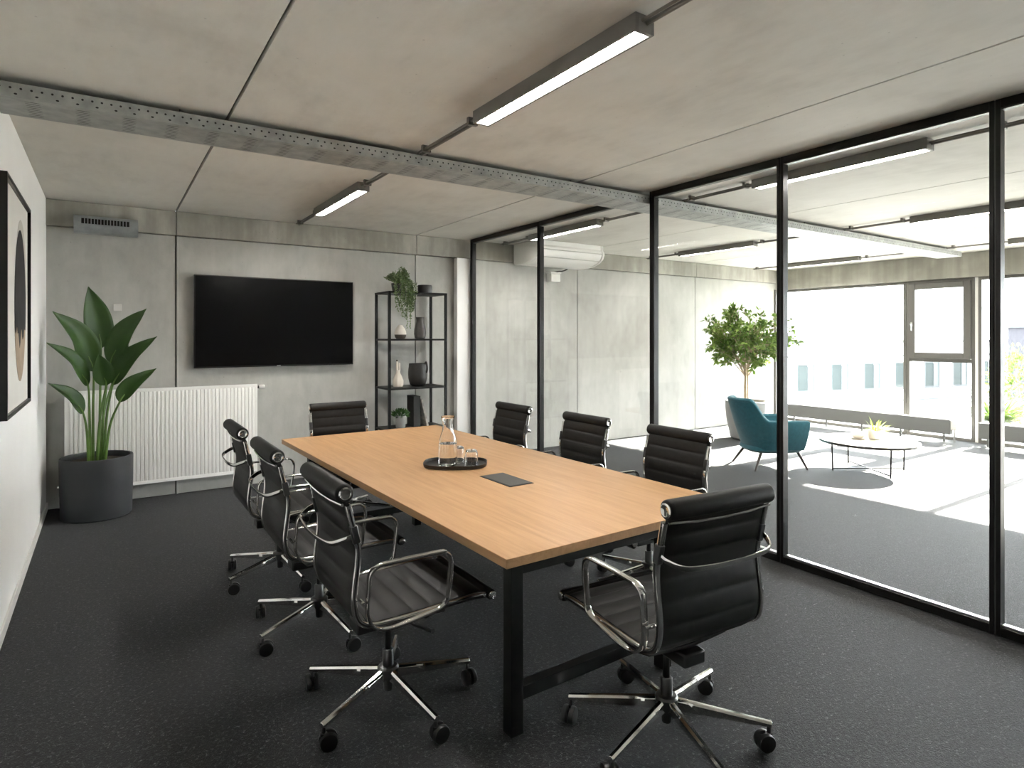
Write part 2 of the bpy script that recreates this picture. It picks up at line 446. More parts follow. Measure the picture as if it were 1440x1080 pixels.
M['cer_white'] = mat('ceramic_white', (0.62,0.57,0.50,1), 0.5, noise=0.05, nscale=20)
M['cer_brown'] = mat('ceramic_brown', (0.10,0.085,0.07,1), 0.6)
M['cer_grey'] = mat('ceramic_grey', (0.085,0.08,0.075,1), 0.42, noise=0.12, nscale=15)
M['cer_black'] = mat('ceramic_black', (0.022,0.021,0.02,1), 0.45, noise=0.15, nscale=15)
M['cer_pot'] = mat('ceramic_pale_grey', (0.34,0.34,0.32,1), 0.6)
M['cer_cream'] = mat('ceramic_cream', (0.70,0.64,0.56,1), 0.6)
M['book_dark'] = mat('book_dark', (0.018,0.017,0.016,1), 0.55)
M['book_paper'] = mat('book_paper', (0.45,0.42,0.38,1), 0.7, noise=0.45, nscale=22)
M['tray_black'] = mat('tray_black', (0.010,0.010,0.010,1), 0.35)
M['socket_lid'] = mat('socket_lid', (0.075,0.073,0.068,1), 0.45, metal=0.5)
M['glass_clear'] = glass_mat('clear_glass')
M['water'] = glass_mat('water', (0.97,0.985,0.985,1), 1.33)
M['pane'] = pane_mat('partition_glass', (0.985,0.99,0.987,1), 0.10)
M['win_pane'] = pane_mat('window_glass', (0.98,0.985,0.98,1), 0.5)
M['win_frame'] = mat('window_frame_grey', (0.13,0.124,0.113,1), 0.45)
M['win_handle'] = mat('window_handle', (0.55,0.55,0.53,1), 0.3, metal=0.8)
M['teal'] = mat('teal_fabric', (0.022,0.105,0.135,1), 0.85, spec=0.15, noise=0.12, nscale=30, bump=0.2, bscale=400, sheen=0.25)
M['teal_cushion'] = mat('teal_cushion', (0.03,0.15,0.20,1), 0.85, spec=0.15, noise=0.1, nscale=30, bump=0.2, bscale=400, sheen=0.25)
M['dark_wood'] = mat('dark_wood', (0.03,0.024,0.02,1), 0.4)
M['ctable_top'] = mat('coffee_table_top', (0.62,0.58,0.53,1), 0.45, noise=0.04, nscale=6)
M['ctable_edge'] = mat('coffee_table_edge', (0.06,0.055,0.05,1), 0.5)
M['rad_grey'] = mat('convector_grey', (0.18,0.182,0.177,1), 0.5)
M['facade'] = mat('facade_white', (0.82,0.83,0.82,1), 0.8, noise=0.02, nscale=0.5)
M['facade_trim'] = mat('facade_trim', (0.070,0.075,0.078,1), 0.8)
M['roof_pale'] = mat('roof_pale', (0.72,0.72,0.71,1), 0.8, noise=0.04, nscale=1)
M['facade_glass'] = mat('facade_glass', (0.040,0.048,0.048,1), 0.5, spec=0.05)
M['facade_blind'] = mat('facade_blind', (0.062,0.075,0.078,1), 0.6)
M['lavender'] = mat('lavender_render', (0.032,0.031,0.038,1), 0.85)
M['paving'] = mat('terrace_paving', (0.42,0.415,0.40,1), 0.85, noise=0.08, nscale=2)
M['street'] = mat('street', (0.34,0.35,0.345,1), 0.9, noise=0.1, nscale=0.3)
M['art_paper'] = mat('art_paper', (0.72,0.70,0.66,1), 0.8, noise=0.02, nscale=4)
M['art_dark'] = mat('art_charcoal', (0.020,0.020,0.021,1), 0.85, noise=0.3, nscale=9)
M['art_beige'] = mat('art_beige', (0.37,0.29,0.21,1), 0.85, noise=0.12, nscale=9)
M['art_pale'] = mat('art_pale', (0.55,0.52,0.47,1), 0.85)

# ------------------------------------------------------------------ room constants
XL, XG, XW = -0.475, 4.08, 11.2      # left wall, glass wall, window wall
YB, YF = 7.23, -3.0                  # back wall, wall behind the viewer
H = 2.93
SEAMS = [0.6, 3.3, 5.98, 8.66]
G = 0.009

def struct(o, label=None):
    o['kind'] = 'structure'
    if label: o['label'] = label
    return o

# floor
struct(MB().box((XL-0.15, YF-0.15, -0.12), (XW+0.12, YB+0.15, 0.0)).build('floor', M['carpet']), 'charcoal speckled carpet floor of meeting room and lobby')

# ceiling: slabs with open joints
mb = MB()
xs = [XL-0.15] + SEAMS + [XW+0.12]
for a, b in zip(xs, xs[1:]):
    mb.box((a + (G if a > XL else 0), YF-0.15, H), (b - (G if b < XW else 0), YB+0.15, H+0.035))
mb.mi = 1
mb.box((XL-0.15, YF-0.15, H+0.036), (XW+0.12, YB+0.15, H+0.05))
struct(mb.build('ceiling', [M['conc_ceil'], M['joint']]), 'raw concrete ceiling slabs with straight joints')

# back wall: concrete panels, joints and a projecting band on top
mb = MB()
for a, b in zip(xs, xs[1:]):
    g0, g1 = (0.0055 if a > XL else 0), (0.0055 if b < XW else 0)
    mb.box((a+g0, YB, 0), (b-g1, YB+0.04, 2.675))
    mb.mi = 1
    mb.box((a+g0*0.6, YB-0.04, 2.68), (b-g1*0.6, YB+0.04, H-0.004))
    mb.mi = 0
mb.mi = 2
mb.box((XL-0.15, YB+0.041, 0), (XW+0.12, YB+0.15, H))
struct(mb.build('wall_back', [M['conc_wall'], M['conc_beam'], M['joint']], bevel=0.004), 'raw concrete back wall with a projecting band')

struct(MB().box((XL-0.15, YF, 0), (XL, YB-0.002, H-0.002)).build('wall_left', M['plaster']), 'plain white plaster wall')
mb = MB(); mb.box((XL-0.15, YF-0.15, 0), (XW+0.1, YF, H-0.002))
struct(mb.build('wall_front', M['dark_paint']), 'concrete wall behind the viewer')
struct(MB().box((XL+0.001, YF+0.01, 0.0), (XL+0.014, YB-0.004, 0.07)).build('baseboard_left', M['white_plastic'], bevel=0.003), 'pale low baseboard along white wall')
# white wall end beside the first glass post
struct(MB().box((3.855, 7.135, 0.0), (4.125, YB-0.002, 2.672)).build('trim_1', M['plaster'], bevel=0.004), 'white pilaster between shelf and glass wall')
# thin cable channel in the joint of the back wall
struct(MB().box((0.605, YB-0.016, 0.0), (0.622, YB-0.002, 2.67)).build('trim_2', M['conc_wall'], bevel=0.003), 'thin vertical cover strip on back wall joint')

# ------------------------------------------------------------------ glass partition (right wall of the meeting room)
wr = bpy.data.objects.new('wall_right', None); COL.objects.link(wr)
struct(wr, 'black framed glass partition between meeting room and lobby')
POSTS = [7.10, 5.58, 3.862, 2.617, 1.335, 0.05, -1.24, -2.97]
pw, pd = 0.026, 0.03
for py in POSTS:
    mb = MB()
    mb.box((XG-pd, py-pw, 0.002), (XG+pd, py-0.004, H-0.004))
    mb.box((XG-pd, py+0.004, 0.002), (XG+pd, py+pw, H-0.004))
    mb.mi = 1
    mb.box((XG-pd+0.006, py-0.0045, 0.002), (XG+pd-0.006, py+0.0045, H-0.005))
    mb.build('post', [M['frame_black'], M['groove']], wr, bevel=0.0015)
TRAY_Y0, TRAY_Y1, TRAY_Z0, TRAY_Z1 = 3.90, 4.22, 2.824, 2.895
for k, (b, a) in enumerate(zip(POSTS, POSTS[1:])):
    y0, y1 = a+pw, b-pw
    notch = k == 1                                   # the bay the cable tray runs through
    mb = MB()
    mb.box((XG-pd, y0+0.0005, 0.002), (XG+pd, y1-0.0005, 0.052))
    mb.mi = 1
    mb.box((XG-0.010, y0+0.001, 0.052), (XG+pd-0.004, y1-0.001, 0.061))
    mb.build('bottom_rail', [M['frame_black'], M['alu']], wr, bevel=0.0015)
    ty0 = TRAY_Y1+0.012 if notch else y0
    mb = MB()
    mb.box((XG-pd, ty0+0.0005, H-0.054), (XG+pd, y1-0.0005, H-0.004))
    mb.mi = 1
    mb.box((XG-pd+0.006, ty0+0.001, H-0.060), (XG+pd-0.006, y1-0.001, H-0.054))
    mb.build('top_rail', [M['frame_black'], M['groove']], wr, bevel=0.0015)
    z0, z1 = 0.053, H-0.056
    poly = [(y0-0.003, z0), (y1+0.003, z0), (y1+0.003, z1)]
    if notch: poly += [(TRAY_Y1+0.012, z1), (TRAY_Y1+0.012, TRAY_Z0-0.012), (y0-0.003, TRAY_Z0-0.012)]
    else: poly += [(y0-0.003, z1)]
    MB().prism(poly, (XG-0.014, 0, 0), (0,1,0), (0,0,1), (0.010,0,0)).build('glass_pane', M['pane'], wr)

# ------------------------------------------------------------------ window wall
mb = MB()
mb.box((XW-0.12, YF, 2.55), (XW+0.12, YB-0.05, H-0.002))
mb.box((XW-0.02, YF, 0.0), (XW+0.12, YF+0.06, 2.55))
mb.mi = 0
struct(mb.build('wall_far', M['conc_beam']), 'concrete lintel wall over the lobby windows')
struct(MB().box((XW-0.20, 7.1925, 0.0), (XW+0.1, YB-0.001, 2.55)).build('trim_3', M['win_frame']), 'grey corner cover strip beside the first window')

def frame_rect(mb, y0, y1, z0, z1, w, x0, x1):
    mb.box((x0, y0, z0), (x1, y0+w, z1)); mb.box((x0, y1-w, z0), (x1, y1, z1))
    mb.box((x0, y0+w, z0), (x1, y1-w, z0+w)); mb.box((x0, y0+w, z1-w), (x1, y1-w, z1))

def window(n, y0, y1, casement=False, label=''):
    w = bpy.data.objects.new('window_%d' % n, None); COL.objects.link(w); struct(w, label)
    mb = MB()
    frame_rect(mb, y0, y1, 0.0, 2.545, 0.045, XW-0.05, XW+0.05)
    if casement: mb.box((XW-0.05, y0+0.045, 1.22), (XW+0.05, y1-0.045, 1.275))
    mb.build('window_frame', M['win_frame'], w, bevel=0.003)
    def pane(a, b, c, d): MB().box((XW-0.006, a, c), (XW+0.006, b, d)).build('window_pane', M['win_pane'], w)
    if casement:
        pane(y0+0.042, y1-0.042, 0.042, 1.223)
        mb = MB(); frame_rect(mb, y0+0.047, y1-0.047, 1.278, 2.50, 0.095, XW-0.085, XW+0.03)
        s = mb.build('sash', M['win_frame'], w, bevel=0.006)
        MB().box((XW-0.03, y0+0.139, 1.37), (XW-0.018, y1-0.139, 2.408)).build('sash_pane', M['win_pane'], s)
        h = MB(); yy = y1-0.095
        h.box((XW-0.097, yy-0.013, 1.80), (XW-0.085, yy+0.013, 1.87))
        h.tube([(XW-0.095, yy, 1.84), (XW-0.13, yy, 1.84), (XW-0.13, yy-0.01, 1.81), (XW-0.13, yy-0.012, 1.73)], 0.009)
        h.build('window_handle', M['win_handle'], s)
    else:
        pane(y0+0.042, y1-0.042, 0.042, 2.503)
window(1, 4.90, 7.19, False, 'wide fixed floor to ceiling window next to the tree')
window(2, 3.93, 4.897, True, 'narrow window with an opening sash above a fixed pane')
window(3, 2.60, 3.885, False, 'fixed window behind the shorter low radiator')
window(4, 0.30, 2.597, False, 'wide fixed window outside the frame')
window(5, -0.75, 0.297, True, 'narrow opening window outside the frame')
window(6, YF+0.063, -0.753, False, 'unseen fixed window at the far end of the lobby, added for daylight')  # out of view, added so more daylight reaches the left wall and near carpet
struct(MB().box((XW-0.04, 3.886, 0.0), (XW+0.05, 3.929, 2.545)).build('trim_4', M['white_enamel']), 'slim pale cover strip between two windows')

# ------------------------------------------------------------------ outside
struct(MB().box((11.33, -3.2, -0.25), (13.9, 7.4, -0.06)).build('ground_terrace', M['paving']), 'pale terrace slab outside the windows')
struct(MB().box((-90, -110, -4.8), (120, 90, -4.5)).build('ground', M['street']), 'pale street far below')

# white building opposite
fa, fb = Vector((33.1, 20.0, 0)), Vector((46.0, 17.05, 0))
fd = (fb-fa).normalized(); fn = Vector((fd.y, -fd.x, 0))      # outward normal towards the room
if fn.dot(Vector((0,0,0))-fa) < 0: fn = -fn
FL0, FL1 = -9.0, 20.0
bld = thing('building', 'white building opposite with a row of small windows under a pale roof', 'building', tuple(fa), 0)
def fpt(s, z, o=0.0): return fd*s + fn*o + Vector((0,0,z))
def fbox(mb, s0, s1, z0, z1, o0, o1):
    c = fd*((s0+s1)/2) + fn*((o0+o1)/2) + Vector((0,0,(z0+z1)/2))
    mb.obox(c, fd*(s1-s0)/2, fn*(o1-o0)/2, (0,0,(z1-z0)/2))
mb = MB(); fbox(mb, FL0, FL1, -4.5, 1.25, -8, 0); mb.build('facade_wall', M['facade'], bld)
mb = MB(); fbox(mb, FL0-0.3, FL1+0.3, 1.25, 1.42, -8.2, 0.35); mb.build('eave', M['facade_trim'], bld)
mb = MB(); fbox(mb, FL0, FL1, 0.42, 0.50, 0.0, 0.06); mb.build('string_course', M['facade_trim'], bld)
mb = MB(); fbox(mb, FL0, FL1, -2.35, -2.25, 0.0, 0.06); mb.build('string_course', M['facade_trim'], bld)
mb = MB()
mb.prism([(0.35,1.43),(-8.2,1.43),(-4.0,4.4)], fd*FL0, fn, (0,0,1), fd*(FL1-FL0)); mb.build('roof', M['roof_pale'], bld)
for s in (-4.9, -2.35, 0.25, 2.85, 5.45, 8.05, 10.65, 13.25, 15.85):
    mb = MB()
    fbox(mb, s-0.72, s+0.72, -1.62, -1.56, 0.0, 0.12)
    for a, b, c, d in ((-0.7,-0.62,-1.56,0.06),(0.62,0.7,-1.56,0.06),(-0.62,0.62,-0.02,0.06),(-0.62,0.62,-1.56,-1.48),(-0.04+0.16,0.04+0.16,-1.48,-0.06)):
        fbox(mb, s+a, s+b, c, d, 0.0, 0.05)
    w = mb.build('window', M['facade_trim'], bld)
    mb = MB(); fbox(mb, s-0.62, s+0.12, -1.48, -0.02, 0.0, 0.02); mb.build('pane', M['facade_glass'], w)
    mb = MB(); fbox(mb, s+0.2, s+0.62, -1.48, -0.02, 0.0, 0.02); mb.build('curtain', M['facade_blind'], w)

b2 = thing('building', 'flat roofed lavender grey building behind the outdoor plants', 'building', (43, 4, -4.5))
MB().box((-3, -14, 0), (5, 8.6, 6.6)).build('facade_wall', M['lavender'], b2)
MB().box((-3.15, -14.1, 6.6), (5.1, 8.7, 6.85)).build('roof_edge', M['facade_trim'], b2)

# ------------------------------------------------------------------ leafy helpers
def leaf_quad(mb, p, d, n, L, W, fold=0.15):
    """small pointed leaf with a folded midrib"""
    d = d.normalized(); s = d.cross(n)
    if s.length < 1e-4: s = d.cross(Vector((1,0,0.3)))
    s.normalize(); n = s.cross(d)
    a = mb.v(p); t = mb.v(p + d*L + n*(-0.12*L))
    m = mb.v(p + d*L*0.5)
    l = mb.v(p + d*L*0.45 + s*W + n*(fold*W)); r = mb.v(p + d*L*0.45 - s*W + n*(fold*W))
    mb.face([a, m, l], True); mb.face([m, t, l], True); mb.face([a, r, m], True); mb.face([m, r, t], True)

def rnd_dir(rng):
    while True:
        v = Vector((rng.uniform(-1,1), rng.uniform(-1,1), rng.uniform(-1,1)))
        if 0.05 < v.length < 1: return v.normalized()

def blade(mb, p0, d0, L, W, bend, rng, seg=6, side=None):
    """strap leaf bending outwards"""
    d = d0.normalized(); p = Vector(p0); out = Vector((d.x, d.y, 0))
    out = out.normalized() if out.length > 1e-3 else Vector((1,0,0))
    s = side if side else d.cross(Vector((0,0,1)))
    if s.length < 1e-3: s = Vector((0,1,0))
    s = s.normalized(); prev = None
    for k in range(seg+1):
        t = k/seg; w = W*(1-t**2.2)*(0.55+0.45*min(1, t*4))
        a, c, b = mb.v(p - s*w + Vector((0,0,w*0.3))), mb.v(p), mb.v(p + s*w + Vector((0,0,w*0.3)))
        if prev:
            mb.face([prev[0], prev[1], c, a], True); mb.face([prev[1], prev[2], b, c], True)
        prev = (a, c, b)
        d = (d + (out*0.6 - Vector((0,0,1)))*bend/seg).normalized()
        p = p + d*(L/seg)

# outdoor plants on the terrace
rng = random.Random(3)
pl = thing('potted_plant', 'bright yellow-green arching grass plant in a planter outside the window', 'plant', (11.98, 3.92, -0.06))
MB().lathe([(0.20,0.0),(0.27,0.30),(0.27,0.34),(0.24,0.34),(0.24,0.30)], seg=24, cap1=True).build('pot', M['pot_grey'], pl)
mb = MB()
for k in range(150):
    a = rng.uniform(0, 2*PI); e = rng.uniform(0.45, 1.4)
    d = Vector((math.cos(a)*math.cos(e), math.sin(a)*math.cos(e), math.sin(e)))
    blade(mb, (0.1*math.cos(a), 0.1*math.sin(a), 0.32), d, rng.uniform(0.5, 0.82), 0.018, rng.uniform(0.5, 1.3), rng)
mb.build('foliage', M['leaf_out'], pl)
pl = thing('shrub', 'tall pale yellow-green shrub behind the outdoor grass plant', 'shrub', (13.1, 4.02, -0.06))
mb = MB()
for k in range(9):
    a = 2*PI*k/9
    mb.tube([(0.03*math.cos(a),0.03*math.sin(a),0), (0.2*math.cos(a),0.2*math.sin(a),0.6), (0.2*math.cos(a),0.2*math.sin(a),1.15)], 0.012, 5)
mb.build('stem', M['bark'], pl)
mb = MB()
for k in range(1300):
    d = rnd_dir(rng); r = rng.random()**0.4
    p = Vector((d.x*0.30*r, d.y*0.40*r, 0.82 + d.z*0.72*r))
    leaf_quad(mb, p, (d + rnd_dir(rng)*0.7 + Vector((0,0,0.3))), rnd_dir(rng), rng.uniform(0.06,0.11), 0.018)
mb.build('foliage', M['leaf_out'], pl)

# ------------------------------------------------------------------ cable tray
tr = thing('cable_tray', 'perforated galvanised cable tray running across under the ceiling', 'cable tray', (0,0,0))
X0, X1 = XL+0.004, 10.6
mb = MB()
mb.box((X0, TRAY_Y0, TRAY_Z0+0.001), (X1, TRAY_Y0+0.003, TRAY_Z1))
mb.box((X0, TRAY_Y0+0.003, TRAY_Z1-0.002), (X1, TRAY_Y0+0.016, TRAY_Z1))
mb.build('side_rail', M['tray_side'], tr)['label'] = 'turned-up tray side with two rows of round holes'
mb = MB()
mb.box((X0, TRAY_Y1-0.003, TRAY_Z0+0.001), (X1, TRAY_Y1, TRAY_Z1))
mb.box((X0, TRAY_Y1-0.016, TRAY_Z1-0.002), (X1, TRAY_Y1-0.003, TRAY_Z1))
mb.build('side_rail', M['tray_side'], tr)
mb = MB()
x = X0
while x < X1-0.01:
    x2 = min(x+0.63, X1)
    mb.box((x+0.0015, TRAY_Y0, TRAY_Z0-0.002), (x2-0.0015, TRAY_Y1, TRAY_Z0+0.001)); x = x2
mb.box((X0, TRAY_Y0+0.002, TRAY_Z0+0.0012), (X1, TRAY_Y1-0.002, TRAY_Z0+0.0025))
mb.build('tray_floor', M['tray_under'], tr)['label'] = 'slotted underside of the tray'
for x in (0.35, 1.9, 3.2, 4.9, 6.6, 8.3, 10.0):
    mb = MB(); mb.box((x-0.02, TRAY_Y0+0.02, TRAY_Z1-0.03), (x+0.02, TRAY_Y1-0.02, TRAY_Z1-0.006))
    for yy in (TRAY_Y0+0.06, TRAY_Y1-0.06): mb.lathe([(0.006, TRAY_Z1-0.02),(0.006, H-0.002)], (x,yy,0), 8)
    mb.build('hanger', M['conduit'], tr)

# ------------------------------------------------------------------ linear ceiling lamps
def lamp_parts(root, front, back):
    w, hgt, L = 0.105, 0.072, 1.30
    z1 = 0.0; z0 = -hgt
    mb = MB()
    mb.box((-w/2, -L/2, z0), (-w/2+0.014, L/2, z1)); mb.box((w/2-0.014, -L/2, z0), (w/2, L/2, z1))
    mb.box((-w/2+0.014, -L/2, z0), (w/2-0.014, -L/2+0.02, z1)); mb.box((-w/2+0.014, L/2-0.02, z0), (w/2-0.014, L/2, z1))
    mb.box((-w/2+0.014, -L/2+0.02, z1-0.01), (w/2-0.014, L/2-0.02, z1))
    mb.build('housing', M['lamp_grey'], root, bevel=0.002)
    n = 14; y0_, y1_ = -L/2+0.0205, L/2-0.0205
    poly = [(y0_, z0+0.022), (y0_, z0+0.013)]
    for k in range(1, n):
        y = y0_ + (y1_-y0_)*k/n
        poly += [(y-0.0013, z0+0.013), (y-0.0013, z0+0.001), (y+0.0013, z0+0.001), (y+0.0013, z0+0.013)]
    poly += [(y1_, z0+0.013), (y1_, z0+0.022)]
    df = MB().prism(poly, (-w/2+0.0145,0,0), (0,1,0), (0,0,1), (w-0.029,0,0)).build('diffuser', [M['lamp_glow'], M['lamp_louver']], root)
    for p in df.data.polygons:
        if abs(p.normal.x) < 0.5 and p.center.z < z0+0.0125: p.material_index = 1
    for y0, y1 in (front, back):
        if y1 - y0 < 0.02: continue
        mb = MB()
        mb.tube([(0.012,y0,-0.03),(0.012,y1,-0.03)], 0.011, 8); mb.tube([(-0.014,y0,-0.026),(-0.014,y1,-0.026)], 0.007, 8)
        for q in (0.12, 0.88):
            yy = y0+(y1-y0)*q; mb.box((-0.03, yy-0.012, -0.045), (0.032, yy+0.012, -0.0005))
        mb.build('conduit', M['conduit'], root)
def lamp(x, yc, label):
    o = thing('ceiling_light', label, 'ceiling lamp', (x, yc, H-0.001), 0, 'linear ceiling lamps')
    near = yc < 4
    f = (-1.4-yc, -0.65) if near else (TRAY_Y1+0.01-yc, -0.65)
    b = (0.65, TRAY_Y0-0.012-yc) if near else (0.65, (6.5 if 4.7 < x < 6 else 7.10)-yc)
    lamp_parts(o, f, b); return o
lamp(1.808, 2.41, 'lit linear lamp above the near half of the long table')
lamp(1.80, 5.63, 'lit linear lamp between cable tray and wall screen')
lamp(4.50, 2.48, 'linear lamp just beyond the glass, on the near side of the cable tray')
lamp(4.54, 5.75, 'linear lamp just beyond the glass, beside the air conditioner')
lamp(7.295, 2.50, 'linear lamp over the lobby, crossing behind the broad glass post')
lamp(7.335, 5.75, 'dark sided linear lamp above the armchair and potted tree')
lamp(10.05, 2.50, 'linear lamp closest to the windows, on the near side of the cable tray')
lamp(10.15, 5.80, 'linear lamp closest to the windows, beyond the cable tray')

# ------------------------------------------------------------------ back wall things
# radiator
rad = thing('radiator', 'white ribbed panel radiator on the concrete wall below the screen', 'radiator', (0.52, 7.13, 0.165))
W2, HT = 0.85, 0.95
mb = MB()
n = 46; prof = []
pitch = 2*(W2-0.03)/n
for k in range(n):
    x = -W2+0.03 + pitch*k
    prof += [(x, -0.030), (x+pitch*0.22, -0.030), (x+pitch*0.36, -0.041), (x+pitch*0.86, -0.041)]
prof.append((W2-0.03, -0.030))
prev = None
zb, zt = 0.045, HT-0.045
rows = [(zb-0.012, 0), (zb+0.012, 1), (zt-0.012, 1), (zt+0.012, 0)]
grid = []
for z, on in rows:
    grid.append([mb.v((x, (y if on else -0.030), z)) for x, y in prof])
for a, b in zip(grid, grid[1:]):
    for k in range(len(prof)-1): mb.face([a[k], a[k+1], b[k+1], b[k]])
mb.box((-W2, -0.0295, 0.0), (W2, -0.016, HT))
mb.box((-W2, -0.036, 0.0), (W2, -0.030, 0.028)); mb.box((-W2, -0.036, HT-0.028), (W2, -0.030, HT))
mb.box((-W2, -0.036, 0.028), (-W2+0.025, -0.030, HT-0.028)); mb.box((W2-0.025, -0.036, 0.028), (W2, -0.030, HT-0.028))
mb.build('front_panel', M['white_enamel'], rad, recalc=True)
MB().box((-W2, 0.02, 0.02), (W2, 0.034, HT-0.02)).build('rear_panel', M['white_enamel'], rad, bevel=0.004)
mb = MB(); mb.box((-W2+0.003, -0.015, HT-0.02), (W2-0.003, 0.019, HT-0.006))
for s in (-1, 1): mb.box((s*(W2-0.004)-0.003, -0.015, 0.02), (s*(W2-0.004)+0.003, 0.019, HT-0.02))
mb.build('top_grille', M['white_enamel'], rad)
for x in (-0.6, 0.6):
    MB().box((x-0.02, 0.035, 0.1), (x+0.02, YB-7.13-0.002, HT-0.1)).build('wall_mount', M['white_enamel'], rad)
mb = MB(); mb.lathe([(0.016,W2),(0.016,W2+0.022)], (0,0.0,HT-0.035), 16, 'X'); plabel(mb.build('valve_collar', M['black_steel'], rad), 'black valve collar')
mb = MB(); mb.lathe([(0.019,W2+0.022),(0.024,W2+0.03),(0.024,W2+0.075),(0.021,W2+0.082)], (0,0.0,HT-0.035), 18, 'X'); plabel(mb.build('valve_head', M['white_plastic'], rad), 'white thermostat head')
mb = MB(); mb.tube([(-W2,0.0,0.05),(-W2-0.035,0.0,0.05),(-W2-0.035,0.0,0.02),(-W2-0.035,0.0,-0.163)], 0.009, 10)
mb.lathe([(0.015,-W2-0.055),(0.015,-W2-0.012)], (0,0,0.05), 14, 'X')
plabel(mb.build('supply_pipe', M['chrome'], rad), 'metal valve and pipe down to the floor')

# television
tv = thing('tv_screen', 'large switched-off black flat screen mounted on the concrete wall', 'television', (1.605, 7.16, 1.79))
MB().box((-0.848, -0.022, -0.49), (0.848, 0.025, 0.49)).build('casing', M['tv_case'], tv, bevel=0.004)
MB().box((-0.836, -0.0245, -0.474), (0.836, -0.0222, 0.478)).build('display', M['tv_screen'], tv)
MB().box((-0.3, 0.0255, -0.2), (0.3, YB-7.16-0.002, 0.2)).build('wall_mount', M['black_steel'], tv)
MB().box((-0.022, -0.0245, -0.487), (0.018, -0.0225, -0.4775)).build('logo', M['logo'], tv)

# wall vent
vt = thing('wall_vent', 'rounded grey metal vent box with dark slots high in the corner', 'vent', (0.0, YB-0.042, 2.705))
prof = []
for k in range(13):
    a = math.radians(-90 + 180*k/12)
    prof.append((-0.045 - 0.085*math.cos(a), 0.085*math.sin(a)))
prof = [(0.0,-0.085)] + prof + [(0.0,0.085)]
mb = MB(); mb.prism([(y, z) for y, z in prof], (-0.26,0,0), (0,1,0), (0,0,1), (0.52,0,0)); mb.build('housing', M['galv'], vt, bevel=0.003)
mb = MB(); mb.prism([(-0.1300,-0.008),(-0.1260,-0.008),(-0.1100,0.046),(-0.1140,0.048)], (-0.20,-0.0095,0.0), (0,1,0), (0,0,1), (0.385,0,0)); mb.build('slot_opening', M['vent_dark'], vt)
poly = [(-0.203,-0.003),(0.188,-0.003),(0.188,0.003)]
for k in range(14, 0, -1):
    x = -0.20 + 0.385*k/15
    poly += [(x+0.0035,0.003),(x+0.0035,0.049),(x-0.0035,0.049),(x-0.0035,0.003)]
poly += [(-0.203,0.003)]
u_ = Vector((0,0.016,0.055)).normalized()
poly = [(a, b*1.2) for a, b in poly]
MB().prism(poly, (0,-0.1405,-0.009), (1,0,0), u_, Vector((0,-u_.z,u_.y))*0.003).build('louver', M['galv'], vt)

# switch plate
sw = MB().box((0.055, YB-0.012, 1.885), (0.125, YB-0.002, 1.955)).build('light_switch', M['switch_plastic'], bevel=0.004)
tag(sw, 'small square pale switch plate on concrete wall behind the tall plant', 'switch')

# ------------------------------------------------------------------ picture on the white wall
pic = thing('wall_picture', 'black framed abstract print with dark and beige oval on white wall', 'picture', (XL+0.002, 4.73, 1.845))
hw, hh, fw, fd_ = 0.60, 0.655, 0.022, 0.040
mb = MB()
mb.box((0,-hw,-hh),(fd_,-hw+fw,hh)); mb.box((0,hw-fw,-hh),(fd_,hw,hh)); mb.box((0,-hw+fw,-hh),(fd_,hw-fw,-hh+fw)); mb.box((0,-hw+fw,hh-fw),(fd_,hw-fw,hh))
mb.build('picture_frame', M['frame_black'], pic, bevel=0.002)
mb = MB()
mb.box((0.004,-hw+fw,-hh+fw),(0.022,hw-fw,hh-fw))
rng = random.Random(11)
def ell(cy, cz, ry, rz, x, keep=None):
    pts = []
    for k in range(72):
        a = 2*PI*k/72; pts.append((cy+ry*math.cos(a), cz+rz*math.sin(a)))
    return pts
def poly_plate(pts, x):
    mb.prism(pts, (x,0,0), (0,1,0), (0,0,1), (0.0008,0,0))
mb.mi = 3; poly_plate(ell(0.20, 0.06, 0.30, 0.46, 0.0), 0.0221)
cy, cz, ry, rz = 0.15, -0.02, 0.29, 0.47
full = [(cy+ry*math.cos(2*PI*k/120), cz+rz*math.sin(2*PI*k/120)) for k in range(120)]
cut = -0.17
mb.mi = 2
lower = [p for p in full if p[1] < cut+0.06]; lower.sort(key=lambda p: math.atan2(p[1]-cz, p[0]-cy) if True else 0)
poly_plate(lower, 0.0230)
mb.mi = 1
a1 = math.asin((cut-cz)/rz)
arc = [(cy+ry*math.cos(a1+(PI-2*a1)*k/60), cz+rz*math.sin(a1+(PI-2*a1)*k/60)) for k in range(61)]
rag = []
for k in range(1, 16):
    t = k/16; y = arc[-1][0] + (arc[0][0]-arc[-1][0])*t
    rag.append((y, cut + rng.uniform(-0.07, 0.03) - (0.06 if 5 < k < 9 else 0)))
poly_plate(arc + rag, 0.0239)
mb.build('print', [M['art_paper'], M['art_dark'], M['art_beige'], M['art_pale']], pic)

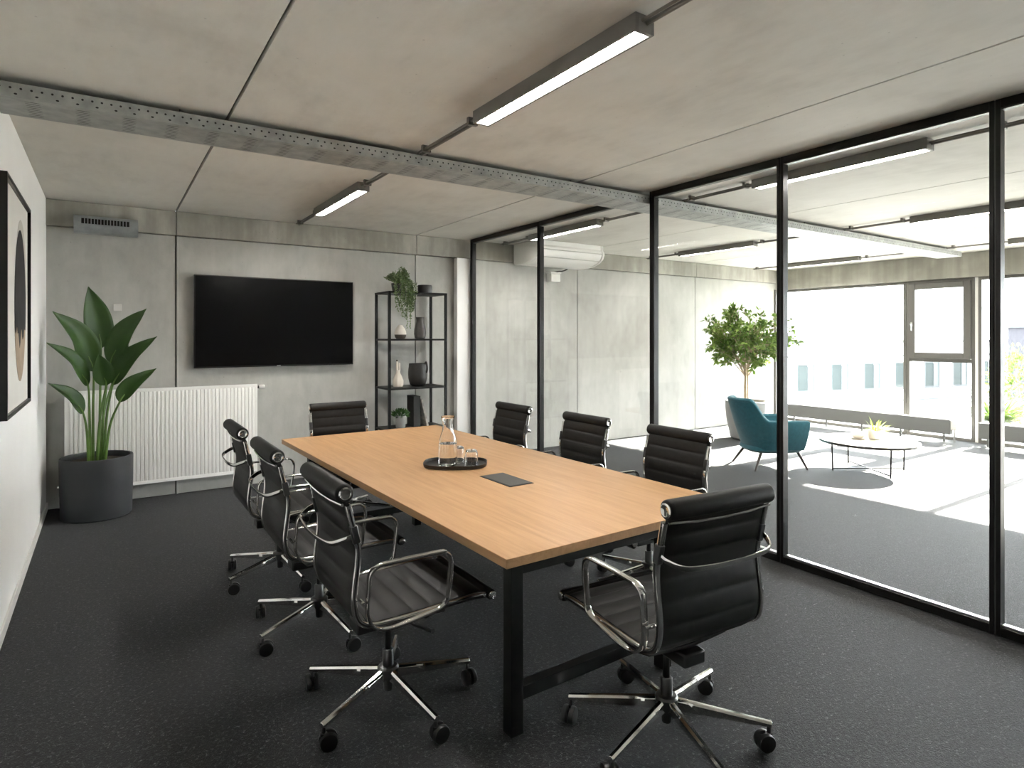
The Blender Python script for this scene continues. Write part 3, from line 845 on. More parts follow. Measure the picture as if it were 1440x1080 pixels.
# ------------------------------------------------------------------ big paddle-leaf plant
pp = thing('potted_plant', 'tall paddle-leaved plant in a charcoal cylinder pot in the room corner', 'plant', (-0.074, 6.77, 0.0))
MB().lathe([(0.262,0.0),(0.274,0.012),(0.282,0.30),(0.284,0.535),(0.280,0.542),(0.262,0.542),(0.258,0.535),(0.256,0.49)], seg=56, cap1=False).build('pot', M['pot_dark'], pp)
MB().lathe([(0.255,0.47),(0.255,0.492)], seg=40).build('soil', M['soil'], pp)
LV = [  # stalk foot, blade base, mid, tip, half width, face normal hint
    ((0.02,0.03), (-0.044,6.80,1.523), (-0.080,6.79,1.817), (-0.140,6.78,2.087), 0.105, (0.25,-1,0.1)),
    ((-0.03,-0.01), (-0.100,6.70,1.316), (-0.195,6.575,1.622), (-0.380,6.45,1.844), 0.100, (0.25,-0.9,0.5)),
    ((0.03,-0.02), (0.027,6.72,1.380), (0.135,6.635,1.664), (0.305,6.55,1.889), 0.092, (-0.35,-0.9,0.35)),
    ((-0.05,-0.04), (-0.137,6.60,1.193), (-0.245,6.475,1.428), (-0.415,6.35,1.581), 0.072, (0.35,-0.75,0.65)),
    ((0.05,-0.03), (0.046,6.62,1.190), (0.175,6.61,1.435), (0.393,6.60,1.634), 0.082, (-0.45,-0.85,0.45)),
    ((-0.06,-0.06), (-0.170,6.50,0.965), (-0.255,6.40,1.125), (-0.400,6.30,1.248), 0.064, (0.4,-0.8,0.6)),
    ((0.06,-0.05), (0.096,6.55,1.040), (0.198,6.61,1.190), (0.393,6.70,1.331), 0.074, (-0.35,-0.85,0.45)),
    ((0.00,-0.07), (-0.005,6.62,1.19), (-0.035,6.56,1.35), (-0.060,6.50,1.48), 0.075, (0.05,-1,0.35)),
    ((0.01,0.06), (0.06,6.90,1.25), (0.10,6.94,1.48), (0.17,6.97,1.70), 0.075, (-0.2,-1,0.2)),
]
pc = Vector((-0.074, 6.77, 0))
for foot, b, m_, t, hwid, nh in LV:
    b, m_, t = Vector(b)-pc, Vector(m_)-pc, Vector(t)-pc
    nh = Vector(nh).normalized()
    mid = spline([b, m_, t], 9)
    mb = MB(); prev = None; nn = len(mid)-1; SS = 4
    for i, p in enumerate(mid):
        s = i/nn
        tan = (mid[min(i+1,nn)]-mid[max(i-1,0)]).normalized()
        side = tan.cross(nh).normalized(); nrm = side.cross(tan)
        w = 1.1*hwid*(math.sin(PI*min(1, s*1.02)**0.72))**0.8 if 0 < s < 1 else 0.002
        row = []
        for q in range(-SS, SS+1):
            f = q/SS
            ripple = 0.06*math.sin(s*19+q*2.1)*abs(f)*hwid*0.35
            row.append(mb.v(p + side*(w*f) + nrm*(-w*0.38*abs(f)**1.5*-1*0.9 + w*0.02 + ripple)))
        if prev:
            for q in range(2*SS): mb.face([prev[q], prev[q+1], row[q+1], row[q]], True)
        prev = row
    lf = mb.build('leaf', M['leaf_big'], pp, recalc=False, sharp=80)
    s = lf.modifiers.new('thick','SOLIDIFY'); s.thickness = 0.0016
    f0 = Vector((foot[0], foot[1], 0.48))
    st = spline([f0, f0 + (b-f0)*0.5 + Vector((0,0,0.06)) - Vector(((b-f0).x,(b-f0).y,0))*0.15, b, mid[4]], 6)
    k = len(st)
    MB().tube(st, 0.0115, 8, scales=[1.15-0.75*i/(k-1) for i in range(k)]).build('leaf_stalk', M['stem_green'], lf)

# ------------------------------------------------------------------ conference table
ct = thing('conference_table', 'long oak-topped meeting table on a black steel frame', 'table', (0,0,0))
TX0, TX1, TY0, TY1, TZ = 1.302, 2.806, 2.07, 5.56, 0.74
top = MB().box((TX0,TY0,TZ-0.04),(TX1,TY1,TZ)).build('tabletop', M['wood'], ct, bevel=0.002)
for x, y in ((1.335,2.085),(2.235,2.085),(1.335,4.86),(2.235,4.86)):
    MB().box((x,y,0.001),(x+0.06,y+0.06,TZ-0.041)).build('leg', M['black_steel'], ct, bevel=0.002)
mb = MB()
for y in (2.085, 4.86):
    mb.box((1.3955,y,0.658),(2.2345,y+0.055,TZ-0.041)); mb.box((2.2955,y,0.658),(2.77,y+0.055,TZ-0.041))
mb.box((1.55,2.142,0.665),(1.60,4.858,TZ-0.041)); mb.box((2.45,2.142,0.665),(2.50,4.858,TZ-0.041))
mb.build('apron', M['black_steel'], ct, bevel=0.002)
for y in (2.09, 4.865):
    MB().box((1.3955,y,0.137),(2.2345,y+0.05,0.192)).build('stretcher', M['black_steel'], ct, bevel=0.002)
so = MB().box((1.975,3.032,TZ+0.0003),(2.153,3.373,TZ+0.003)).build('socket_frame', M['black_steel'], ct, bevel=0.001)
MB().box((1.985,3.042,TZ+0.0032),(2.143,3.363,TZ+0.005)).build('socket_lid', M['socket_lid'], so, bevel=0.001)

tc_ = Vector((2.055, 3.81, 0))
for ch in ct.children_recursive: ch.data.transform(Matrix.Translation(-tc_))
ct.location = tc_; ct.rotation_euler = (0,0,math.radians(1.1))

# tray, carafe, tumblers
rzv = math.radians(-33)
sv = thing('serving_tray', 'black oval serving tray holding the carafe on the oak table', 'tray', (2.017, 3.757, TZ+0.001), rzv)
def oval(a, b, n=3.0, seg=64):
    out = []
    for k in range(seg):
        t = 2*PI*k/seg; c, s = math.cos(t), math.sin(t)
        out.append((a*math.copysign(abs(c)**(2/n), c), b*math.copysign(abs(s)**(2/n), s)))
    return out
mb = MB(); rings = []
for a, b, z in ((0.208,0.153,0.0),(0.216,0.161,0.004),(0.220,0.165,0.026),(0.2165,0.1615,0.026),(0.211,0.156,0.008),(0.200,0.146,0.005)):
    rings.append([mb.v((x, y, z)) for x, y in oval(a, b)])
for a, b in zip(rings, rings[1:]):
    for k in range(64): mb.face([a[k], a[(k+1)%64], b[(k+1)%64], b[k]], True)
mb.face(list(reversed(rings[0]))); mb.face(rings[-1])
mb.build('tray_dish', M['tray_black'], sv)
ZT = TZ + 0.0068
cf = thing('carafe', 'clear glass carafe half full of water on the black tray', 'carafe', (1.955, 3.752, ZT))
outer = [(0.050,0.0),(0.060,0.004),(0.0635,0.015),(0.064,0.06),(0.0635,0.13),(0.061,0.165),(0.053,0.20),(0.041,0.235),(0.0355,0.262),(0.0365,0.29),(0.043,0.322),(0.0475,0.337)]
inner = [(r-0.0028, z) for r, z in reversed(outer) if z > 0.01] + [(0.052,0.009),(0.02,0.008)]
MB().lathe(outer + [(0.0465,0.3385)] + inner, seg=48, cap1=True).build('carafe_glass', M['glass_clear'], cf)
wat = [(0.02,0.0083),(0.0515,0.0093)] + [(r-0.0024, z) for r, z in outer if 0.012 < z < 0.14] + [(0.0605,0.152),(0.058,0.1525)]
MB().lathe(wat, seg=48).build('water', M['water'], cf)
def tumbler(x, y, label):
    t = thing('tumbler', label, 'glass', (x, y, ZT), 0, 'upturned tumblers on the tray')
    o = [(0.0465,0.0),(0.0475,0.002),(0.0455,0.05),(0.0425,0.092),(0.039,0.106),(0.031,0.1115)]
    i = [(0.030,0.1035),(0.0365,0.099),(0.0395,0.09),(0.043,0.05),(0.0448,0.002)]
    MB().lathe(o + [(0.012,0.112)] + [(0.012,0.104)] + i + [(0.0465,0.0)], seg=40, cap0=False, cap1=False).build('tumbler_glass', M['glass_clear'], t)
    mb = MB()
tumbler(2.068, 3.812, 'upturned clear tumbler partly behind the carafe')
tumbler(2.083, 3.650, 'upturned clear tumbler standing free at the tray end')

# ------------------------------------------------------------------ office chairs
def make_chair(name, label, legs, leg_off, leg_len):
    t = thing(name, label, 'office chair', (0,0,0), 0, 'black office chairs around the table')
    # profile of the sling in the y-z plane, from the top roll down to the seat front
    prof = [(-0.277,1.005),(-0.262,0.94),(-0.246,0.87),(-0.231,0.805),(-0.233,0.74),(-0.243,0.66),(-0.247,0.60),(-0.238,0.54),(-0.213,0.505),(-0.163,0.487),(-0.08,0.484),(0.05,0.487),(0.18,0.493),(0.30,0.494),(0.375,0.484)]
    path = spline([(0,y,z) for y, z in prof], 10)
    n = len(path)
    S = [0.0]
    for a, b in zip(path, path[1:]): S.append(S[-1] + (b-a).length)
    tot = S[-1]
    split = min(range(n), key=lambda i: (path[i]-Vector((0,-0.20,0.498))).length)
    hwid = 0.247
    def panel(i0, i1, first_roll):
        mb = MB(); front = []; back = []
        XS = [-1,-0.985,-0.95,-0.8,-0.4,0,0.4,0.8,0.95,0.985,1]
        # dense resample along the path for the ribs
        segs = []
        Ls, Le = S[i0], S[i1]
        m = int((Le-Ls)/0.0075)
        rib = 0.083
        j = i0
        for q in range(m+1):
            s = Ls + (Le-Ls)*q/m
            while j < n-2 and S[j+1] < s: j += 1
            f = (s-S[j])/max(1e-6, S[j+1]-S[j]); f = min(1, max(0, f))
            p = path[j].lerp(path[j+1], f)
            tan = (path[min(j+2,n-1)]-path[max(j-1,0)]).normalized()
            nrm = Vector((0, -tan.z, tan.y))               # towards the sitter
            if nrm.y < 0 and abs(nrm.y) > abs(nrm.z): nrm = -nrm
            if nrm.z < 0 and abs(nrm.z) >= abs(nrm.y): nrm = -nrm
            ph = (s % rib)/rib
            bul = max(0.0, math.sin(PI*ph))**0.42
            rf, rb = [], []
            for x in XS:
                e = (1-abs(x)**10)
                rf.append(mb.v(p + Vector((x*hwid,0,0)) + nrm*(0.007+ (0.011*bul)*(0.25+0.75*e))))
                rb.append(mb.v(p + Vector((x*hwid,0,0)) - nrm*(0.004+ (0.009*bul)*e)))
            front.append(rf); back.append(rb)
        k = len(XS)
        for A, B in zip(front, front[1:]):
            for c in range(k-1): mb.face([A[c],A[c+1],B[c+1],B[c]], True)
        for A, B in zip(back, back[1:]):
            for c in range(k-1): mb.face([A[c+1],A[c],B[c],B[c+1]], True)
        for (A,B,A2,B2) in zip(front, front[1:], back, back[1:]):
            mb.face([A[0],B[0],B2[0],A2[0]], True); mb.face([A[-1],A2[-1],B2[-1],B[-1]], True)
        for R, R2, rev in ((front[0],back[0],0),(front[-1],back[-1],1)):
            for c in range(k-1): mb.face([R[c],R2[c],R2[c+1],R[c+1]], True)
        return mb
    mb = panel(0, split, True)
    mb.lathe([(0.030,-0.262),(0.036,-0.258),(0.0375,-0.25),(0.0375,0.25),(0.036,0.258),(0.030,0.262)], (0,-0.283,1.025), 28, 'X')
    back = mb.build('backrest', M['leather'], t, sharp=60)
    plabel(back, 'black leather backrest with horizontal channels and a rolled top')
    for s in (-1, 1):
        mb = MB(); mb.lathe([(0.027,0.0),(0.027,0.0065),(0.021,0.0085),(0.019,0.0075)] if s > 0 else [(0.019,-0.0075),(0.021,-0.0085),(0.027,-0.0065),(0.027,0.0)], (s*0.2622,-0.283,1.025), 28, 'X')
        plabel(mb.build('roll_cap', M['chrome'], back), 'round chrome end cap')
    mb = panel(split+1, n-1, False)
    mb.lathe([(0.016,-0.262),(0.0225,-0.257),(0.024,-0.25),(0.024,0.25),(0.0225,0.257),(0.016,0.262)], (0,0.386,0.479), 20, 'X')
    seat = mb.build('seat', M['leather'], t, sharp=60)
    plabel(seat, 'black leather seat with cross channels')
    for s in (-1, 1):
        mb = MB(); mb.lathe([(0.018,0.0),(0.018,0.005),(0.012,0.007)] if s > 0 else [(0.012,-0.007),(0.018,-0.005),(0.018,0.0)], (s*0.2622,0.386,0.479), 20, 'X')
        mb.build('roll_cap', M['chrome'], seat)
    # side frames: flat polished bar following the sling
    sec = rrect(0.020, 0.022, 0.005, 2)
    for s in (-1, 1):
        off = []
        for i in range(4, n-4):
            off.append(path[i] + Vector((s*0.262, 0, 0)))
        fr = MB().sweep(off, sec, side=(1,0,0)).build('side_frame', M['chrome'], t)
        g = MB().sweep([p + Vector((s*0.0103,0,0)) for p in off[2:-2]], rrect(0.002,0.007,0.0009,1), side=(1,0,0)).build('frame_groove', M['plastic'], fr)
        # arm loop
        loop = [(-0.198,0.735-0.075),(-0.192,0.735-0.03),(-0.165,0.735-0.006),(-0.12,0.735),(0.10,0.735),(0.140,0.728),(0.160,0.70),(0.162,0.66),(0.150,0.56),(0.142,0.525),(0.120,0.505),(0.085,0.496),(-0.02,0.482),(-0.10,0.475),(-0.150,0.482),(-0.185,0.505),(-0.203,0.55),(-0.203,0.60)]
        pts = [Vector((0,a,b)) for a, b in loop]
        pts = [pts[-1]*0.5+pts[0]*0.5] + pts + [pts[-1]*0.5+pts[0]*0.5]
        sp = spline(pts, 5)[:-1]
        xo = s*0.292
        arm = MB().sweep([p + Vector((xo,0,0)) for p in sp], rrect(0.029, 0.012, 0.004, 2), side=(1,0,0), closed=True).build('armrest', M['chrome'], t)
        for yy, zz, ln in ((-0.222, 0.60, 0.045), (0.085, 0.492, 0.034)):
            MB().lathe([(0.007,0.0),(0.007,ln)] if s > 0 else [(0.007,-ln),(0.007,0.0)], (s*0.262,yy,zz), 10, 'X').build('arm_bolt', M['chrome'], arm)
        mb = MB(); mb.obox((s*0.262,-0.2435,0.862), (0.0125,0,0), Vector((0,0.97,0.2)).normalized()*0.014, Vector((0,-0.2,0.97)).normalized()*0.036)
        mb.build('brace_clamp', M['dark_metal'], fr, bevel=0.003)
    # bowed brace and thin spreader behind the back
    br = spline([(-0.262,-0.258,0.855),(-0.255,-0.285,0.845),(-0.215,-0.325,0.828),(-0.12,-0.340,0.822),(0,-0.344,0.820),(0.12,-0.340,0.822),(0.215,-0.325,0.828),(0.255,-0.285,0.845),(0.262,-0.258,0.855)], 6)
    MB().sweep(br, rrect(0.009,0.022,0.004,2)).build('back_brace', M['chrome'], t)
    MB().sweep([(-0.258,-0.292,0.982),(-0.13,-0.297,0.974),(0,-0.299,0.972),(0.13,-0.297,0.974),(0.258,-0.292,0.982)], circ(0.006,8)).build('back_spreader', M['chrome'], t)
    # under-seat parts
    mb = MB()
    mb.sweep([(-0.255,-0.10,0.462),(-0.2,-0.10,0.432),(0,-0.10,0.415),(0.2,-0.10,0.432),(0.255,-0.10,0.462)], rrect(0.05,0.016,0.006,2), side=(0,1,0))
    mb.sweep([(-0.255,0.13,0.470),(-0.2,0.13,0.440),(0,0.13,0.420),(0.2,0.13,0.440),(0.255,0.13,0.470)], rrect(0.045,0.016,0.006,2), side=(0,1,0))
    mb.build('seat_spreader', M['plastic'], t)
    mb = MB(); mb.box((-0.055,-0.16,0.355),(0.055,0.15,0.408)); mb.box((-0.035,0.15,0.37),(0.035,0.2,0.40))
    mb.lathe([(0.022,-0.045),(0.022,0.045)], (0,0.17,0.365), 14, 'X')
    mb.build('tilt_mechanism', M['plastic'], t, bevel=0.008)
    mb = MB(); mb.tube([(0.05,0.05,0.38),(0.15,0.06,0.385),(0.24,0.075,0.40)], 0.006, 8); mb.tube([(0.24,0.075,0.40),(0.285,0.08,0.408)], 0.009, 8)
    mb.build('tilt_lever', M['plastic'], t)
    MB().lathe([(0.014,0.20),(0.014,0.36)], seg=20).build('gas_lift', M['plastic'], t)
    # five-star base (kept at floor height)
    mb = MB(); mb.lathe([(0.018,0.055),(0.020,0.06),(0.022,0.115),(0.046,0.118),(0.047,0.158),(0.040,0.166),(0.0245,0.168),(0.0245,0.235),(0.021,0.24)], seg=28)
    mb.build('base_hub', M['dark_metal'], t)
    for k in range(legs):
        a = math.radians(leg_off + 360.0*k/legs)
        d = Vector((math.cos(a), math.sin(a), 0)); sd = Vector((-d.y, d.x, 0))
        mb = MB(); rings = []
        for q in range(9):
            f = q/8; r = 0.040 + (leg_len-0.040)*f
            zt = 0.158 - 0.045*f; hb = 0.046 - 0.026*f; w = 0.0165 - 0.0045*f
            c = d*r
            rings.append([mb.v(c + sd*(w*0.45) + Vector((0,0,zt))), mb.v(c + sd*w + Vector((0,0,zt-0.008))), mb.v(c + sd*(w*0.9) + Vector((0,0,zt-hb))), mb.v(c - sd*(w*0.9) + Vector((0,0,zt-hb))), mb.v(c - sd*w + Vector((0,0,zt-0.008))), mb.v(c - sd*(w*0.45) + Vector((0,0,zt)))])
        for A, B in zip(rings, rings[1:]):
            for c in range(6): mb.face([A[c],A[(c+1)%6],B[(c+1)%6],B[c]])
        mb.face(rings[0]); mb.face(rings[-1])
        lg = mb.build('leg', M['chrome'], t, bevel=0.002)
        tip = d*(leg_len-0.012)
        mb = MB(); mb.lathe([(0.0075,0.05),(0.0075,0.098)], tuple(tip), 10); mb.build('caster_stem', M['dark_metal'], lg)
        ang = a*3.7 + 1.1                                   # casters swivel freely
        cd = Vector((math.cos(ang), math.sin(ang), 0)); cs = Vector((-cd.y, cd.x, 0))
        cc = tip + cd*0.018 + Vector((0,0,0.0365))
        mb = MB()
        for s in (-1, 1):
            seg = 22; ra, rb_ = [], []
            rows = [(0.023,0.0275),(0.033,0.026),(0.036,0.020),(0.036,0.008),(0.031,0.005)]
            rr = []
            for r, o in rows:
                rr.append([mb.v(cc + cs*(s*o) + cd*(r*math.cos(2*PI*i/seg)) + Vector((0,0,r*math.sin(2*PI*i/seg)))) for i in range(seg)])
            for A, B in zip(rr, rr[1:]):
                for i in range(seg): mb.face([A[i],A[(i+1)%seg],B[(i+1)%seg],B[i]], True)
            mb.face(rr[0]); mb.face(rr[-1])
        # hood between and over the wheels
        mb.obox(cc + Vector((0,0,0.004)), cd*0.014, cs*0.006, Vector((0,0,0.02)))
        mb.lathe([(0.014,0.0),(0.014,0.014)], tuple(tip + Vector((0,0,0.055))), 12)
        mb.build('caster', M['plastic'], lg)
    return t

def set_lift(root, dz):
    """raise or lower seat and back on the gas lift, base stays on the floor"""
    for ch in root.children:
        if ch.name.split('.')[0] not in ('base_hub', 'leg', 'gas_lift'):
            ch.location.z += dz

ch0 = make_chair('office_chair', 'black office chair on the window-screen side', 5, 8.0, 0.385)
def chair(x, y, rz, lift, label, src=ch0, first=False, spin=0):
    c = src if first else copy_tree(src)
    c.location = (x, y, 0); c.rotation_euler = (0,0,rz); c['label'] = label
    set_lift(c, lift)
    return c
R90 = PI/2
# copies first, then the original is placed
chair(1.00, 3.48, -R90, 0.0, 'middle of the three black chairs on the radiator side of the table')
chair(0.99, 4.37, -R90, 0.0, 'black chair on the radiator side of the table, farthest from the viewer')
chair(2.94, 2.83, R90, -0.049, 'black chair on the glass-wall side, closest to the near end of the table')
chair(2.90, 3.74, R90, -0.049, 'middle of the three black chairs on the glass-wall side of the table')
chair(2.85, 4.71, R90, -0.049, 'black chair on the glass-wall side, closest to the shelf')
chair(1.81, 5.41, PI, -0.045, 'black chair at the far table end in front of the screen wall')
chair(1.05, 2.59, -R90, 0.0, 'large near black chair with chrome arms on the radiator side of the table', first=True)
ch1 = make_chair('office_chair', 'black chair at the near table end, its chrome-framed back to the viewer', 6, 18.0, 0.405)
ch1.location = (1.915, 1.745, 0); ch1.rotation_euler = (0,0,math.radians(-4.8))

# ------------------------------------------------------------------ shelf and its things
sh = thing('shelf_unit', 'tall open black steel shelf in front of the concrete wall', 'shelf', (0,0,0))
SX0, SX1, SY0, SY1, SZ = 2.735, 3.50, 6.73, 7.175, 2.165
for x in (SX0, SX1-0.03):
    for y in (SY0, SY1-0.03):
        MB().box((x,y,0.001),(x+0.03,y+0.03,SZ)).build('upright', M['black_steel'], sh, bevel=0.002)
SHZ = [2.165, 1.605, 1.025, 0.53, 0.10]
for z in SHZ:
    mb = MB()
    mb.box((SX0+0.031,SY0+0.004,z-0.022),(SX1-0.031,SY1-0.004,z)); mb.box((SX0+0.002,SY0+0.031,z-0.022),(SX0+0.0305,SY1-0.031,z)); mb.box((SX1-0.0305,SY0+0.031,z-0.022),(SX1-0.002,SY1-0.031,z))
    mb.build('shelf_board', M['black_steel'], sh, bevel=0.001)

def vase(name, label, cat, x, y, z, prof, m, seg=36, sx=1, sy=1):
    t = MB().lathe(prof, (0,0,0), seg, sx=sx, sy=sy, cap1=True).build(name, m)
    t.location = (x, y, z+0.001); tag(t, label, cat); return t
# trailing plant on the top board
tp = thing('potted_plant', 'trailing green plant spilling down over the top of the shelf', 'plant', (2.90, 6.86, SHZ[0]+0.001))
MB().lathe([(0.06,0.0),(0.075,0.09),(0.075,0.10),(0.066,0.10),(0.064,0.085)], seg=28).build('pot', M['cer_black'], tp)
rng = random.Random(21)
mb = MB(); ms = MB()
for k in range(64):
    a = rng.uniform(0, 2*PI)
    if k < 34: a = rng.uniform(-PI*0.95, -PI*0.05)
    out = rng.uniform(0.07, 0.16)
    top_ = rng.uniform(0.10, 0.20)
    hang = k < 34
    p0 = Vector((0.03*math.cos(a), 0.03*math.sin(a), 0.09))
    p1 = Vector((out*0.7*math.cos(a), out*0.7*math.sin(a), 0.09+top_*rng.uniform(0.5,1)))
    if hang:
        ox = rng.choice([-0.10, 0.03, 0.05, 0.07, 0.09, 0.0]) + rng.gauss(0, 0.022)
        y_out = -0.155 - rng.uniform(0, 0.05)
        Lh = rng.choice([0.08,0.16,0.24,0.33,0.44]) * (1.0 if abs(ox-0.05) < 0.06 else 0.7)
        p2 = Vector((ox+0.03*math.cos(a), y_out, 0.07)); p3 = Vector((ox, y_out-0.01, -Lh*0.5)); p4 = Vector((ox*0.8+0.015, y_out, -Lh))
        pts = spline([p0,p1,p2,p3,p4], 12)
    else:
        p2 = Vector((out*1.05*math.cos(a), max(-0.1,out*1.05*math.sin(a)), 0.06+top_*0.8)); pts = spline([p0,p1,p2], 12)
    ms.tube(pts[::3] + [pts[-1]], 0.0016, 4)
    for i in range(4, len(pts)-1):
        for s in ((0, 1) if i % 2 else (0,)):
            d = (pts[i+1]-pts[i]).normalized()*0.4 + rnd_dir(rng)
            leaf_quad(mb, pts[i] + rnd_dir(rng)*0.004, d, rnd_dir(rng), rng.uniform(0.018,0.030), 0.0075)
ms.build('stem', M['stem_green'], tp); mb.build('foliage', M['leaf_trail'], tp, recalc=False)
vase('bowl', 'low black round bowl on top of the shelf', 'bowl', 3.30, 6.95, SHZ[0], [(0.070,0.0),(0.083,0.01),(0.090,0.05),(0.088,0.098),(0.084,0.104),(0.078,0.100),(0.074,0.03)], M['cer_black'])
t = thing('vase', 'small round vase, cream above and brown below, on second shelf board', 'vase', (2.975, 6.95, SHZ[1]+0.001))
plabel(MB().lathe([(0.050,0.0),(0.066,0.02),(0.0715,0.05)], seg=36).build('vase_foot', M['cer_brown'], t), 'brown unglazed lower half')
plabel(MB().lathe([(0.0716,0.0505),(0.068,0.085),(0.052,0.125),(0.030,0.152),(0.026,0.165),(0.022,0.165),(0.026,0.14)], seg=36).build('vase_body', M['cer_white'], t), 'cream glazed upper half')
vase('vase', 'tall dark grey bottle vase with wide neck on second shelf board', 'vase', 3.235, 6.95, SHZ[1], [(0.052,0.0),(0.066,0.012),(0.074,0.06),(0.070,0.12),(0.055,0.18),(0.046,0.215),(0.048,0.245),(0.053,0.265),(0.048,0.265),(0.042,0.23)], M['cer_grey'])
t = thing('bottle', 'cream faceted bottle with a slim double neck on third shelf board', 'bottle', (2.945, 6.95, SHZ[2]+0.001))
MB().lathe([(0.058,0.0),(0.066,0.02),(0.068,0.07),(0.045,0.13),(0.026,0.165),(0.024,0.20)], seg=9, smooth=False).build('bottle_body', M['cer_cream'], t)
mb = MB(); mb.lathe([(0.013,0.19),(0.0125,0.29),(0.011,0.305)], (-0.013,0,0), 14); mb.lathe([(0.013,0.19),(0.0125,0.275),(0.011,0.285)], (0.016,0,0), 14)
mb.build('bottle_neck', M['cer_cream'], t)
MB().lathe([(0.009,0.305),(0.010,0.325)], (-0.013,0,0), 12).build('stopper', M['cer_brown'], t)
t = thing('jug', 'big black rounded jug with a handle on third shelf board', 'jug', (3.205, 6.95, SHZ[2]+0.001))
MB().lathe([(0.075,0.0),(0.098,0.02),(0.116,0.09),(0.120,0.16),(0.112,0.235),(0.108,0.275),(0.102,0.275),(0.104,0.22),(0.09,0.05)], seg=40).build('jug_body', M['cer_black'], t)
mb = MB(); mb.sweep(spline([(0.055,-0.088,0.262),(0.058,-0.112,0.292),(0.062,-0.128,0.265),(0.068,-0.128,0.21),(0.07,-0.106,0.165)], 6), circ(0.011,10)); mb.build('handle', M['cer_black'], t)
# succulent
t = thing('potted_plant', 'small bushy succulent in a pale grey pot on fourth shelf board', 'plant', (2.965, 6.92, SHZ[3]+0.001))
MB().lathe([(0.052,0.0),(0.058,0.01),(0.063,0.135),(0.063,0.145),(0.055,0.145),(0.053,0.125)], seg=32).build('pot', M['cer_pot'], t)
mb = MB(); rng = random.Random(5)
for k in range(150):
    a = rng.uniform(0,2*PI); e = rng.uniform(-0.1,1.5); d = Vector((math.cos(a)*math.cos(e), math.sin(a)*math.cos(e), math.sin(e)))
    c = Vector((0.025*math.cos(a), 0.025*math.sin(a), 0.14))
    leaf_quad(mb, c + d*rng.uniform(0.03,0.065), d + rnd_dir(rng)*0.35, rnd_dir(rng), rng.uniform(0.035,0.055), 0.012, 0.35)
for k in range(22):
    a = rng.uniform(0,2*PI); mb.tube([(0,0,0.12),(0.05*math.cos(a),0.05*math.sin(a),0.2)], 0.003, 4)
mb.build('foliage', M['leaf_succ'], t, recalc=False)
b1 = MB().box((-0.045,-0.10,0.0),(0.045,0.10,0.375)).build('box_file', M['book_dark'], bevel=0.003)
b1.location = (3.15, 6.95, SHZ[3]+0.001); tag(b1, 'upright black box file beside the succulent pot', 'file box')
mg = thing('magazine', 'pale printed magazine leaning against the black box file', 'magazine', (3.285, 6.95, SHZ[3]+0.002))
mb = MB()
lean = math.radians(14)
mb.prism([(0,0),(0.022,0),(0.022-0.34*math.sin(lean),0.34*math.cos(lean)),(0-0.34*math.sin(lean),0.34*math.cos(lean))], (-0.0,-0.10,0.0), (1,0,0), (0,0,1), (0,0.2,0)); mb.build('pages', M['book_paper'], mg, bevel=0.001)

# ------------------------------------------------------------------ lobby: air conditioner
ac = thing('air_conditioner', 'white under-ceiling air conditioner with rounded front beyond the glass', 'air conditioner', (4.77, 7.17, H-0.004))
sec = [(0.0,0.0),(-0.60,0.0),(-0.60,-0.07),(-0.625,-0.10),(-0.63,-0.15),(-0.60,-0.215),(-0.53,-0.27),(-0.42,-0.305),(-0.25,-0.325),(-0.04,-0.325),(0.0,-0.30)]
sec = [(a*0.97, b*0.90) for a, b in sec]
MB().prism(sec, (0.05,0,0), (0,1,0), (0,0,1), (1.06,0,0)).build('housing', M['white_enamel'], ac, bevel=0.006)
for x0 in (0.0, 1.1105):
    s2 = [(a-(0.004 if a < -0.1 else 0), b-(0.004 if b < -0.05 else 0)) for a, b in sec]
    MB().prism(s2, (x0,0,0), (0,1,0), (0,0,1), (0.0495,0,0)).build('side_panel', M['white_plastic'], ac, bevel=0.012)
mb = MB()
for (y0, z0, y1, z1) in ((-0.610,-0.118,-0.6135,-0.126),(-0.563,-0.217,-0.555,-0.223)):
    mb.obox((0.58,(y0+y1)/2-0.004,(z0+z1)/2-0.004),(0.52,0,0),(0,(y1-y0)/2,(z1-z0)/2),(0,0.003,0.003))
mb.build('air_flap', M['switch_plastic'], ac)
pj = thing('pipe_box', 'small white condensate box on wall under the air conditioner', 'pump box', (5.50, YB-0.004, 2.53))
MB().box((-0.11,-0.12,-0.10),(0.06,0.0,0.02)).build('box_body', M['white_plastic'], pj, bevel=0.012)
plabel(MB().box((-0.13,-0.13,0.0205),(0.07,0.0,0.042)).build('box_lid', M['white_plastic'], pj, bevel=0.006), 'flat lid')
mb = MB()
mb.tube(spline([(0.02,-0.10,0.043),(0.05,-0.14,0.06),(0.10,-0.16,0.085)], 6), 0.011, 8)
mb.build('hose', M['white_plastic'], pj)
mb = MB(); mb.tube(spline([(-0.04,-0.10,0.043),(0.06,-0.19,0.06),(0.12,-0.2,0.085)], 6), 0.009, 8)
plabel(mb.build('cable', M['black_steel'], pj), 'black cable')

# ------------------------------------------------------------------ lobby: armchair
arm = thing('armchair', 'teal upholstered armchair with dark splayed legs beside the glass wall', 'armchair', (6.98, 4.66, 0.0), math.radians(-118))
